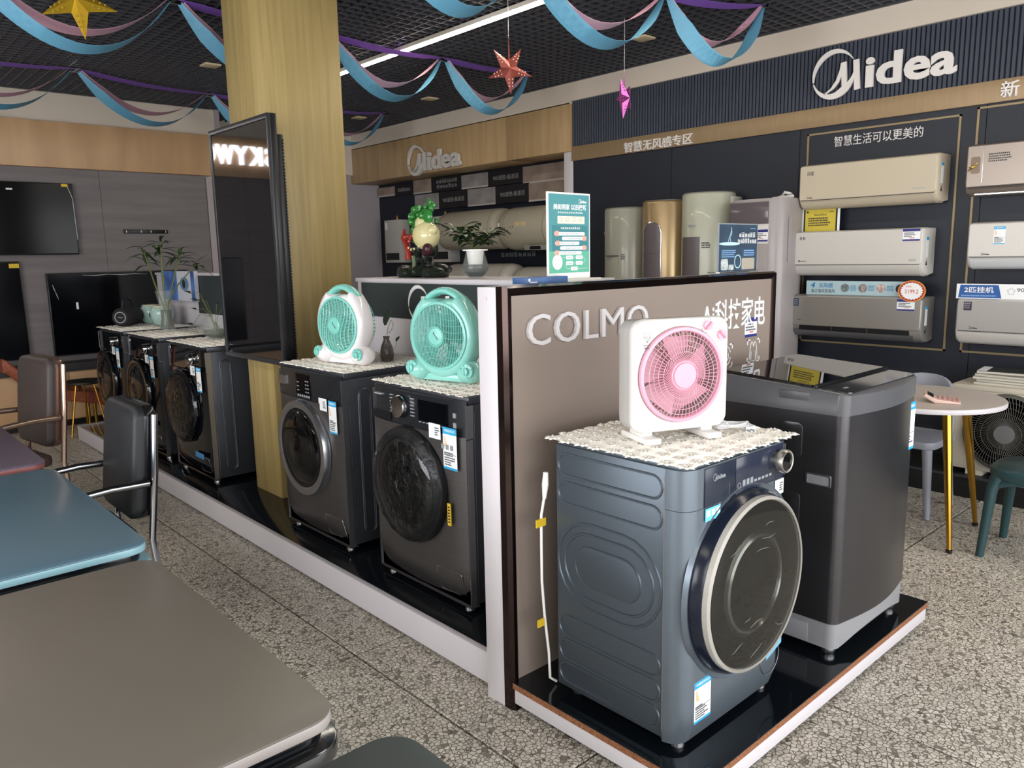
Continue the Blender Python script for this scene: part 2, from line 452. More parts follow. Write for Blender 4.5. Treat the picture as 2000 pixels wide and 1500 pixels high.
# ceiling: black plenum with an open grid of slats below it
ce = struct(MB().box(-3.4, 6.2, -2.8, 9.4, 3.42, 3.5).build('ceiling', M_plen))
sy_me = MB().box(-0.006, 0.006, -2.6, 9.2, 3.112, 3.15).mesh('ceiling_slat', 0)
sx_me = MB().box(-3.2, 5.55, -0.006, 0.006, 3.112, 3.15).mesh('ceiling_slat', 0)
P = 0.082
for i in range(int(8.7 / P)):
    link('ceiling_slat', sy_me, M_slat, ce, loc=(-3.15 + P * i, 0, 0))
for i in range(int(11.7 / P)):
    link('ceiling_slat', sx_me, M_slat, ce, loc=(0, -2.55 + P * i, -0.0005))
# edge angle of the grid
MB().box(5.54, 5.56, -2.6, 9.2, 3.105, 3.13).build('edge_angle', M_slat, ce)
MB().box(-3.2, 3.45, 8.44, 8.46, 3.105, 3.13).build('edge_angle', M_slat, ce)

# right wall: navy panels, ribbed sign board, gold band
wr = struct(MB().box(5.62, 5.8, -2.6, 5.24, 0, 3.42).build('wall_right', M_beige))
for k, (a, b_) in enumerate(((-2.6, -1.1), (-1.1, 0.4), (0.4, 1.72), (1.72, 2.95), (2.95, 4.1), (4.1, 5.24))):
    MB().box(5.60, 5.62, a + 0.0015, b_ - 0.0015, 0, 2.40).build('wall_panel', M_navyp, wr, bevel=0.001, seg=1)
MB().box(5.56, 5.62, -2.6, 5.24, 2.94, 3.42).build('upper_wall', M_beige, wr)
MB().box(5.600, 5.62, -2.6, 5.24, 2.53, 2.94).build('rib_backing', mat('rib_backing_navy', '#161a22', 0.6), wr)
rib_pts = [(-0.0115, 0.0), (-0.0115, -0.010), (-0.007, -0.016), (0.007, -0.016), (0.0115, -0.010), (0.0115, 0.0)]
rb = MB().loft([[(5.600 + y, x, z) for x, y in rib_pts] for z in (2.53, 2.94)]).mesh('rib', smooth=0)
for i in range(175):
    link('rib', rb, M_rib, wr, loc=(0, 5.222 - 0.0295 * i, 0))
MB().box(5.578, 5.62, -2.6, 5.24, 2.398, 2.53).build('gold_band', M_goldb, wr, bevel=0.002)
def frame_strip(y0, y1, z0, z1, w=0.013):
    for q in ((y0, y1, z1 - w, z1), (y0, y1, z0, z0 + w), (y0, y0 + w, z0, z1), (y1 - w, y1, z0, z1)):
        MB().box(5.592, 5.601, q[0], q[1], q[2], q[3]).build('gold_strip', M_gold, wr)
frame_strip(1.862, 2.89, 0.842, 2.357)
frame_strip(0.55, 1.772, 0.842, 2.385)
# plinth along the right wall
pl = struct(MB().box(5.15, 5.6, -2.6, 5.24, 0, 0.14).build('baseboard_right', mat('black_plinth', '#17181b', 0.35), bevel=0.003))
MB().box(5.145, 5.15, -2.6, 5.24, 0.125, 0.14).build('plinth_nosing', mat('plinth_edge', '#35363a', 0.4), pl)

# water heater recess beyond it
wa = struct(MB().box(6.0, 6.2, 5.24, 9.4, 0, 3.42).build('wall_recess', M_beige))
MB().box(5.985, 6.0, 5.36, 9.2, 0, 2.52).build('wall_panel', M_navyp, wa)
MB().box(5.60, 6.0, 5.24, 5.36, 0, 2.49).build('end_post', M_white, wa, bevel=0.002)
MB().box(5.56, 5.62, 5.24, 9.2, 2.92, 3.42).build('upper_wall', M_beige, wa)
MB().box(5.56, 6.0, 5.242, 6.135, 2.49, 2.93).build('fascia_panel', M_woodf, wa, bevel=0.0015)
MB().box(5.56, 6.0, 6.139, 9.2, 2.49, 2.93).build('fascia_panel', M_woodf, wa, bevel=0.0015)
MB().box(5.4, 6.0, 5.36, 9.2, 0, 0.14).build('plinth', MATS['black_plinth'], wa)

# back wall: stone-look television wall with oak fascia, and the deeper bay behind the column
wb = struct(MB().box(-3.2, 3.5, 8.5, 8.7, 0, 3.42).build('wall_back', M_beige))
xs = [-3.2, -1.6, 0.0, 1.2, 2.3, 3.34]
for a, b_ in zip(xs[:-1], xs[1:]):
    MB().box(a + 0.001, b_ - 0.001, 8.46, 8.5, 0, 2.42).build('stone_panel', M_stone, wb, bevel=0.001, seg=1)
for a, b_ in ((-3.2, -0.6), (-0.6, 1.05), (1.05, 3.40)):
    MB().box(a + 0.001, b_ - 0.001, 8.40, 8.5, 2.42, 2.835).build('oak_fascia_panel', M_woodx, wb, bevel=0.0015)
MB().box(3.345, 3.5, 8.45, 8.5, 0, 2.40).build('side_trim', mat('lilac_trim', '#a79ea0', 0.7), wb)
wb2 = struct(MB().box(3.3, 6.2, 9.2, 9.4, 0, 3.42).build('wall_bay', M_lilac))
MB().box(3.5, 3.56, 8.5, 9.2, 0, 3.42).build('bay_return', M_lilac, wb2)
MB().box(3.56, 5.56, 9.15, 9.2, 2.6, 3.42).build('upper_wall', M_beige, wb2)

# left wall and glazed shop front (behind the camera)
struct(MB().box(-3.4, -3.2, -2.8, 9.4, 0, 3.42).build('wall_left', M_beige))
wf = struct(MB().box(-3.2, 5.8, -2.8, -2.6, 0, 0.25).box(-3.2, 5.8, -2.8, -2.6, 2.8, 3.42).box(-3.2, -2.8, -2.8, -2.6, 0.25, 2.8).box(5.2, 5.8, -2.8, -2.6, 0.25, 2.8).build('wall_front', M_beige))
for k, (a, b_) in enumerate(((-2.8, -0.8), (-0.8, 1.2), (1.2, 3.2), (3.2, 5.2))):
    w_ = struct(MB().ring(rrect(a, b_, 0.25, 2.8, 0.001, 1), rrect(a + 0.05, b_ - 0.05, 0.30, 2.75, 0.001, 1), -2.74, -2.66).build('window_%d' % (k + 1), M_steel))
    MB().box(a + 0.05, b_ - 0.05, -2.705, -2.695, 0.30, 2.75).build('pane', mat('window_glass', '#eef6f6', 0.02, alpha=0.12), w_)

# linear lamp in the ceiling grid, and its twin outside the frame
M_led = mat('led_diffuser', '#ffffff', 0.5, emit='#fff3e0', es=46.0)
def led(x, y0, y1, label, kind=None):
    t = thing('linear_ceiling_lamp', label, 'lamp', (x, 0, 0), group='linear ceiling lamps')
    MB().box(-0.035, 0.035, y0, y1, 3.085, 3.112).build('housing', mat('lamp_housing', '#d9d2c6', 0.5), t)
    MB().box(-0.022, 0.022, y0 + 0.02, y1 - 0.02, 3.079, 3.0855).build('diffuser', M_led, t)
led(3.65, -1.2, 6.5, 'long lit white linear lamp in the ceiling grid right of the column')
led(-0.9, -1.2, 6.5, 'long lit white linear lamp in the ceiling grid left of the column')
M_plate = mat('beige_plate', '#cdbd9c', 0.6)
for x, y, lab in ((2.716, 6.577, 'square beige ceiling plate just left of the wooden column'), (4.888, 3.851, 'square beige ceiling plate under the nearest garland, above the ribbed sign board'),
                  (4.962, 6.62, 'square beige ceiling plate over the oak sign fascia, below the middle garland'), (4.964, 7.971, 'square beige ceiling plate farthest away, right of the column')):
    tag(MB().box(-0.065, 0.065, -0.065, 0.065, 3.098, 3.112).build('ceiling_plate', M_plate, loc=(x, y, 0), bevel=0.003), lab, 'ceiling plate', 'square plates in the ceiling grid')

# wooden column
co = thing('wooden_column', 'square wood-veneered column rising to the ceiling behind the washing machines', 'column', (1.969, 4.213, 0.1305))
MB().box(0, 0.545, 0, 0.345, 0, 2.979).build('shaft', M_woodc, co, bevel=0.002)

# ---------------------------------------------------------------- platforms and display panels
dp = thing('display_platform', 'long low platform with white front and black glossy top under the row of five washers', 'platform', (0, 0, 0))
MB().box(1.68, 2.41, 1.96, 7.47, 0.0, 0.112).build('base', M_black, dp)
MB().box(1.655, 1.68, 1.955, 7.48, 0.012, 0.131).build('front_board', M_white, dp, bevel=0.001)
MB().box(1.681, 2.41, 1.955, 7.48, 0.112, 0.130).build('top', M_plat, dp, bevel=0.001)
MB().box(1.66, 2.41, 7.48, 7.50, 0.0, 0.131).build('end_board', M_white, dp)

rp = thing('display_platform', 'black topped platform with brown particle-board edge under the blue washer', 'platform', (0, 0, 0))
M_chip = mat('particle_board_edge', '#8a5a3c', 0.6, noise=((160, 160, 160), 0.55, 2))
MB().box(1.68, 3.18, 1.14, 1.80, 0.0, 0.082).build('base', M_black, rp)
MB().box(1.623, 3.235, 1.078, 1.098, 0.028, 0.080).build('front_board', M_white, rp, bevel=0.001)
MB().box(1.623, 1.643, 1.098, 1.812, 0.028, 0.080).build('side_board', M_white, rp, bevel=0.001)
MB().box(3.215, 3.235, 1.098, 1.812, 0.028, 0.080).build('side_board', M_white, rp, bevel=0.001)
MB().box(1.620, 3.238, 1.075, 1.812, 0.080, 0.1015).build('particle_board', M_chip, rp)
MB().box(1.619, 3.239, 1.074, 1.812, 0.1015, 0.105).build('top', M_plat, rp)

# COLMO partition
M_bronze = mat('bronze_mirror_frame', '#3d312e', 0.14, metal=0.9)
M_taupe = mat('taupe_panel', '#8d8077', 0.42, coat=0.15)
cp = thing('display_partition', 'taupe display partition with COLMO lettering and bronze mirror frame behind the blue washer', 'partition', (1.618, 1.813, 0))
MB().box(0, 1.642, 0.035, 0.127, 0.0, 1.43).build('core', M_white, cp, bevel=0.001)
MB().box(-0.002, 1.644, 0.006, 0.035, 0.0, 1.433).build('frame_body', M_bronze, cp)
of, inf = rrect(-0.002, 1.644, 0.0, 1.435, 0.0005, 1), rrect(0.03, 1.612, 0.03, 1.403, 0.0005, 1)
MB().loft([[(p[0], 0.006, p[1]) for p in of], [(p[0], -0.012, p[1]) for p in [(min(max(x, 0.006), 1.636), min(max(z, 0.0), 1.428)) for x, z in of]], [(p[0], -0.002, p[1]) for p in inf], [(p[0], 0.006, p[1]) for p in inf]], closed=True).build('mirror_frame', M_bronze, cp, smooth=20)
MB().box(0.028, 1.614, -0.001, 0.006, 0.0, 1.405).build('face_panel', M_taupe, cp)
MB().cyl((-0.0005, 0.085, 1.395), 0.006, -0.003, 0.0, 'x', 12).build('screw_cap', M_white, cp)
MB().tube([(0.05, 0.02, 0.07), (0.06, -0.02, 0.05), (0.1, -0.03, 0.03), (0.13, 0.0, 0.05)], 0.003, 6).build('loose_wire', mat('red_wire', '#a83a3a', 0.5), cp)
def colmo(ch, px0, px1, z0, z1):
    txt('letter', ch, (px0 + px1) / 2, (z0 + z1) / 2, -0.003, px1 - px0, z1 - z0, mat('satin_white_letter', '#cfcccd', 0.35), cp, 0.012, 0.0)
colmo('C', 0.090, 0.192, 1.238, 1.340); colmo('O', 0.215, 0.335, 1.238, 1.340); colmo('L', 0.362, 0.428, 1.240, 1.338); colmo('M', 0.448, 0.566, 1.240, 1.338); colmo('O', 0.588, 0.708, 1.238, 1.340)
txt('sign_lettering', 'Ai科技家电', 1.314, 1.266, -0.002, 0.485, 0.128, M_txtw, cp, 0.004, 0.008)
def corner_marks(cx, cz, s, t=0.006):
    r = []
    for sx in (-1, 1):
        for sz in (-1, 1):
            x, z = cx + sx * s, cz + sz * s
            r.append((min(x, x - sx * s * 0.45), max(x, x - sx * s * 0.45), min(z, z - sz * t), max(z, z - sz * t)))
            r.append((min(x, x - sx * t), max(x, x - sx * t), min(z, z - sz * s * 0.45), max(z, z - sz * s * 0.45)))
    return r
marks(corner_marks(1.255, 1.088, 0.052) + corner_marks(1.475, 1.092, 0.052), -0.003, -0.001).build('icon_corners', M_txtw, cp, smooth=0)
ic = MB()
for r_, a0, a1 in ((0.036, 20, 170), (0.036, 200, 350), (0.020, 60, 210), (0.020, 240, 390)):
    ic.tube([(1.255 + r_ * math.cos(rad(a0 + (a1 - a0) * k / 14)), -0.002, 1.088 + r_ * 1.15 * math.sin(rad(a0 + (a1 - a0) * k / 14))) for k in range(15)], 0.0022, 5)
for sx in (-1, 1):
    ic.tube([(1.475 + sx * x, -0.002, 1.09 + z) for x, z in ((0.0, 0.02), (0.008, 0.04), (0.016, 0.042), (0.022, 0.03), (0.034, -0.035), (0.026, -0.04), (0.018, 0.0), (0.018, -0.042), (0.0, -0.045))], 0.0018, 5)
ic.build('icon_drawing', M_txtw, cp)
txt('sign_lettering', '全驱动力', 1.253, 1.000, -0.002, 0.155, 0.036, M_txtw, cp, 0.002, 0.012)
txt('sign_lettering', '空气洗', 1.475, 1.006, -0.002, 0.112, 0.036, M_txtw, cp, 0.002, 0.012)
price_tag(cp, 1.400, 1.155, -0.0015, 0.098, 0.085, 11)

# white display counters behind the washer row
def counter(y0, y1, h, label, panel, logo, dep=0.45):
    t = thing('display_counter', label, 'counter', (2.415, y1, 0.0), -90)
    L_ = y1 - y0
    MB().box(0, L_, 0.012, dep - 0.01, 0.0, h - 0.02).build('body', M_white, t, bevel=0.001)
    MB().box(-0.004, L_ + 0.004, 0.0, dep, h - 0.02, h).build('counter_top', M_white, t, bevel=0.002)
    a, b_, z0, z1 = panel
    MB().box(a, b_, 0.004, 0.012, z0, z1).build('dark_panel', mat('slate_panel', '#30383a', 0.5), t)
    if logo: brand_logo(t, *logo, M_txtw, 0.003)
    return t
counter(2.42, 4.0, 1.415, 'white counter with slate green sign strip behind the two nearest washers', (0.05, 1.26, 1.20, 1.39), (0.80, 1.285, 0.004, 0.56))
c2 = counter(4.86, 7.46, 1.435, 'white counter with black sign strip behind the three farther washers', (0.98, 2.55, 1.11, 1.42), None, 0.2)
tag(MB().box(7.225 - 6.47, 7.225 - 7.225, -0.03, 0, 0, 0.245).build('picture_carton', mat('carton_white', '#c9ccd6', 0.5), loc=(2.414, 7.19, 1.205)), 'blue and white carton face printed with an eye, on the far counter', 'carton')
pc = bpy.data.objects['picture_carton']; pc.rotation_euler = (0, 0, rad(-90))
MB().box(0.0, 0.36, -0.0335, -0.03, 0.0, 0.245).build('blue_print', mat('print_blue_sky', '#4a6fb0', 0.5, noise=((9, 9, 9), 0.5, 3)), pc)
MB().lathe([(0.07, -0.0335), (0.068, -0.036)], (0.53, 0, 0.14), 'y', 24, sx=1.3, sy=0.8).build('eye_print', mat('print_eye_blue', '#5e87a6', 0.4), pc)
MB().lathe([(0.035, -0.0365), (0.033, -0.038)], (0.53, 0, 0.14), 'y', 18).build('pupil_print', M_txtd, pc)
MB().box(0.68, 0.75, -0.0335, -0.03, 0.0, 0.245).build('blue_print', MATS['print_blue_sky'], pc)
# ================================================================ WASHING MACHINES
def curved_front(w, z0, z1, y0, bulge, roll, thick=0.05, nx=14, nz=16, rollh=0.14):
    """front shell: convex in plan, its foot rolling back; y0 = plane of its side edges"""
    b = MB(); loops = []
    for j in range(nz + 1):
        z = z0 + (z1 - z0) * j / nz
        t = max(0.0, (z0 + rollh - z) / rollh)
        l = []
        for i in range(nx + 1):
            x = -w / 2 + w * i / nx
            yy = y0 - bulge * (1 - (2 * x / w) ** 2) + roll * t * t
            if i in (0, nx): yy += 0.008
            l.append((x, yy, z))
        l += [(w / 2, y0 + thick, z), (-w / 2, y0 + thick, z)]
        loops.append(l)
    return b.loft(loops)

def side_pills(t, xs, y_list, z0, z1, r, material):
    b = MB()
    for x in xs:
        for y in y_list:
            pts = stadium(y, (z0 + z1) / 2, z1 - z0, r, True)
            b.tube([(x, p[0], p[1]) for p in pts], 0.0045, 6, True)
            pts = stadium(y, (z0 + z1) / 2, z1 - z0 - 0.016, r - 0.008, True)
            b.tube([(x, p[0], p[1]) for p in pts], 0.0025, 6, True)
    return b.build('side_embossing', material, t)

def feet(t, w, d, h=0.028, r=0.02):
    for sx in (-1, 1):
        for sy in (-1, 1):
            MB().lathe([(r * 0.55, h + 0.012), (r * 0.55, h * 0.55), (r, h * 0.5), (r * 1.05, 0.0)], (sx * (w / 2 - 0.05), sy * (d / 2 - 0.05), 0), 'z', 14).build('foot', M_steel if sy < 0 else M_rubber, t)

def porthole(t, cx, cz, y, R, rim_mat, rim_w=0.05, glass_bulge=0.03, handle=None, film=False, dark_ring=True, proud=0.035, seed=1):
    d = MB().lathe([(R - rim_w, y + 0.004), (R - rim_w * 0.9, y - proud * 0.8), (R - rim_w * 0.55, y - proud), (R - rim_w * 0.15, y - proud * 0.85), (R, y - proud * 0.3), (R, y + 0.004)], (cx, 0, cz), 'y', 56, closed=True).build('door_rim', rim_mat, t)
    if dark_ring:
        MB().lathe([(R - rim_w - 0.028, y - proud * 0.55), (R - rim_w - 0.012, y - proud * 0.8), (R - rim_w, y - proud * 0.8), (R - rim_w, y)], (cx, 0, cz), 'y', 56, closed=True).build('inner_ring', M_black, d)
    Rg = R - rim_w - 0.012
    prof = [(0.0005, y - proud - glass_bulge)] + [(Rg * math.sin(rad(a)), y - proud * 0.6 - glass_bulge * math.cos(rad(a)) ** 0.8) for a in (12, 24, 36, 48, 60, 72, 82)] + [(Rg, y - proud * 0.5), (Rg, y - proud * 0.3)]
    MB().lathe(prof, (cx, 0, cz), 'y', 48).build('door_glass', M_doorgl, d)
    # drum opening seen through the glass
    MB().lathe([(Rg * 0.98, y - 0.004), (Rg * 0.80, y + 0.002), (Rg * 0.72, y + 0.02), (Rg * 0.70, y + 0.045)], (cx, 0, cz), 'y', 40).build('drum_mouth', M_drum, d)
    MB().lathe([(Rg * 0.62, y - proud * 0.75), (Rg * 0.60, y - proud * 0.95), (Rg * 0.57, y - proud * 0.75)], (cx, 0, cz), 'y', 40, closed=True).build('glass_bowl_edge', M_drum, d)
    if film:
        r = random.Random(seed); loops = []
        for k in range(9):
            f = k / 8; l = []
            for i in range(48):
                a = 2 * math.pi * i / 48
                rr = (R * 1.01) * f + (r.uniform(-0.006, 0.004) if k == 8 else 0)
                yy = y - proud - (glass_bulge + 0.006) * math.cos(f * 1.35) + r.uniform(-0.0025, 0.0025) + (0.02 if k == 8 else 0)
                l.append((cx + max(rr, 0.001) * math.cos(a), yy, cz + max(rr, 0.001) * math.sin(a)))
            loops.append(l)
        MB().loft(loops, True, False).build('protective_film', M_film, d, label='crinkled clear protective film', smooth=180)
    return d

def front_loader(loc, label, w=0.625, d=0.56, h=0.877, style='dial', film=True, energy=None, black=False, seed=1, body=None):
    body = body or (M_sgrey)
    frontm = M_bgloss if black else M_dgrey
    t = thing('washing_machine', label, 'washing machine', loc, -90)
    y0 = -d / 2
    feet(t, w, d)
    MB().box(-w / 2 + 0.004, w / 2 - 0.004, y0 + 0.022, d / 2, 0.03, h - 0.035).build('cabinet', body, t, bevel=0.006)
    MB().box(-w / 2, w / 2, y0 + 0.03, d / 2 + 0.005, h - 0.035, h - 0.004).build('top_panel', body, t, bevel=0.006)
    # silver edge strips beside the front
    for sx in (-1, 1):
        MB().box(sx * (w / 2) - 0.0015, sx * (w / 2) + 0.0015, y0 + 0.016, y0 + 0.046, 0.03, h - 0.17).build('edge_trim', M_silver, t)
        MB().box(sx * (w / 2) - 0.002, sx * (w / 2) + 0.002, y0 + 0.014, y0 + 0.05, h - 0.165, h - 0.036).build('edge_trim', M_silver, t)
    curved_front(w - 0.004, 0.022, h - 0.160, y0 + 0.006, 0.022, 0.05, thick=0.016).build('front_panel', frontm, t, smooth=50)
    c = curved_front(w - 0.004, h - 0.160, h - 0.020, y0 + 0.014, 0.020, 0.0, nz=4, thick=0.012).build('control_panel', M_bgloss if black else M_ctrl, t, smooth=50)
    yc = y0 + 0.014 - 0.020
    rr = random.Random(seed)
    if style == 'dial':
        kx = -0.07
        MB().lathe([(0.047, yc + 0.012), (0.047, yc - 0.012), (0.043, yc - 0.026), (0.040, yc - 0.028), (0.040, yc - 0.026), (0.0005, yc - 0.026)], (kx, 0, h - 0.083), 'y', 32).build('program_knob', M_ctrl, t, label='round dark program knob with chrome rim')
        MB().lathe([(0.0475, yc - 0.010), (0.0475, yc - 0.022), (0.044, yc - 0.0285), (0.0405, yc - 0.0285), (0.0405, yc - 0.0265)], (kx, 0, h - 0.083), 'y', 32).build('knob_ring', M_chrome, t)
        rr_ = []
        for k in range(6):
            z = h - 0.043 - k * 0.014
            rr_ += [(kx - 0.085, kx - 0.085 + 0.022, z - 0.002, z + 0.002), (kx + 0.062, kx + 0.062 + 0.026, z - 0.002, z + 0.002)]
        rr_ += [(0.05 + k * 0.025, 0.062 + k * 0.025, h - 0.132, h - 0.128) for k in range(7)]
        rr_ += [(-0.272, -0.215, h - 0.052, h - 0.046)]
        marks(rr_, yc - 0.0035, yc + 0.012).build('panel_print', M_txtg, t, smooth=0)
        MB().box(0.045, 0.225, yc - 0.002, yc + 0.02, h - 0.125, h - 0.04).build('display_window', M_bgloss, t)
        dr = MB().box(-0.30, -0.155, yc - 0.001, yc + 0.03, h - 0.155, h - 0.125).build('drawer_grip', M_black, t)
        marks([(0.255, 0.272, h - 0.088, h - 0.070), (0.255, 0.272, h - 0.128, h - 0.108)], yc + 0.010, yc + 0.016).build('touch_icon', M_txtg, t, smooth=0)
        marks([(0.195 + k * 0.028, 0.212 + k * 0.028, h - 0.215, h - 0.195) for k in range(3)], y0 - 0.011, y0 + 0.004).build('feature_icon', M_txtg, t, smooth=0)
    elif style == 'touch':
        MB().prism(rrect(-0.09, 0.06, h - 0.155, h - 0.035, 0.004, 3), yc - 0.002, yc + 0.02).build('touch_panel', M_bgloss, t)
        q = [(-0.075 + 0.022 * i, -0.061 + 0.022 * i, h - 0.150, h - 0.138) for i in range(6)] + [(0.01 + 0.02 * i, 0.022 + 0.02 * i, h - 0.125 + 0.018 * j, h - 0.119 + 0.018 * j) for i in range(2) for j in range(4)] + [(-0.075, -0.055, h - 0.12 + 0.02 * j, h - 0.116 + 0.02 * j) for j in range(3)]
        marks(q, yc - 0.0035, yc - 0.001).build('panel_print', M_txtg, t, smooth=0)
        MB().box(-0.285, -0.215, yc + 0.0, yc + 0.03, h - 0.105, h - 0.062).build('drawer_grip', M_steel, t)
    else:
        MB().lathe([(0.034, yc + 0.012), (0.034, yc - 0.02), (0.030, yc - 0.03), (0.0005, yc - 0.03)], (0.16, 0, h - 0.085), 'y', 28).build('program_knob', M_chrome, t)
        MB().lathe([(0.024, yc - 0.0305), (0.0005, yc - 0.031)], (0.16, 0, h - 0.085), 'y', 24).build('knob_cap', M_bgloss, t)
    R_ = 0.245
    porthole(t, -0.02, 0.475, y0 - 0.012, R_, M_silver if style == 'touch' else (M_bgloss if black else M_black), film=film, seed=seed)
    # lower service flap
    q = rrect(0.14, 0.285, 0.06, 0.165, 0.012, 4)
    MB().tube([(p[0], y0 - 0.016 + 0.02 * (p[0] / (w / 2)) ** 2 + max(0, (0.162 - p[1]) / 0.14) ** 2 * 0.05, p[1]) for p in q], 0.0016, 5, True).build('service_flap_seam', M_silver, t)
    side_pills(t, [w / 2 - 0.004], [-0.14, 0.10] , 0.075, h - 0.09, 0.034, body)
    MB().box(w / 2 - 0.006, w / 2 - 0.0015, y0 + 0.056, y0 + 0.0585, 0.035, h - 0.06).build('side_seam', M_silver, t)
    if energy:
        ex, ez, ew, eh = energy
        ye = y0 + 0.006 - 0.022 * (1 - (2 * (ex) / w) ** 2) - 0.0015
        energy_label(t, ex, ez, ye, ew, eh, seed)
        small_sticker(t, ex - 0.085, ez + eh - 0.055, ye - 0.004, 0.075, 0.06, seed)
    return t
PZ = 0.1305
W5 = front_loader((1.785 + 0.28, 2.566, PZ), 'dark titanium washer with chrome dial under the turquoise fan, nearest of the row', film=True, energy=(0.205, 0.585, 0.085, 0.165), style='dial', seed=5, w=0.640)
W4 = front_loader((1.785 + 0.28, 3.474, PZ), 'dark titanium washer with silver porthole rim under the white and turquoise fan', film=False, energy=(0.225, 0.585, 0.07, 0.155), style='touch', seed=4)
W3 = front_loader((1.785 + 0.28, 5.115, PZ), 'glossy black front washer with crumpled film on its door, beside the wooden column', film=True, energy=(0.215, 0.590, 0.075, 0.155), style='knob', black=True, seed=3, w=0.64)
W2 = front_loader((1.785 + 0.28, 5.985, PZ), 'glossy black front washer in the middle of the far three, under the glass vase', film=False, energy=(0.215, 0.590, 0.075, 0.155), style='knob', black=True, seed=2, w=0.64)
W1 = front_loader((1.785 + 0.28, 6.775, PZ), 'glossy black front washer at the far end of the row, under the black speaker', film=False, energy=(0.215, 0.590, 0.075, 0.155), style='none', black=True, seed=9, w=0.64)
# tape strips and a yellow sticker
for W_, x, z, ww in ((W3, 0.13, 0.06, 0.14), (W2, 0.18, 0.14, 0.07)):
    MB().box(x, x + ww, -0.305, -0.303, z + 0.10, z + 0.135).build('blue_tape', mat('blue_tape', '#3f86c0', 0.4), W_)
MB().box(0.232, 0.252, -0.300, -0.296, 0.36, 0.45).build('yellow_sticker', mat('yellow_sticker', '#d8b52c', 0.5), W5)
marks([(0.236, 0.248, 0.372 + 0.012 * k, 0.378 + 0.012 * k) for k in range(6)], -0.3005, -0.300).build('fine_print', M_txtd, W5, smooth=0)

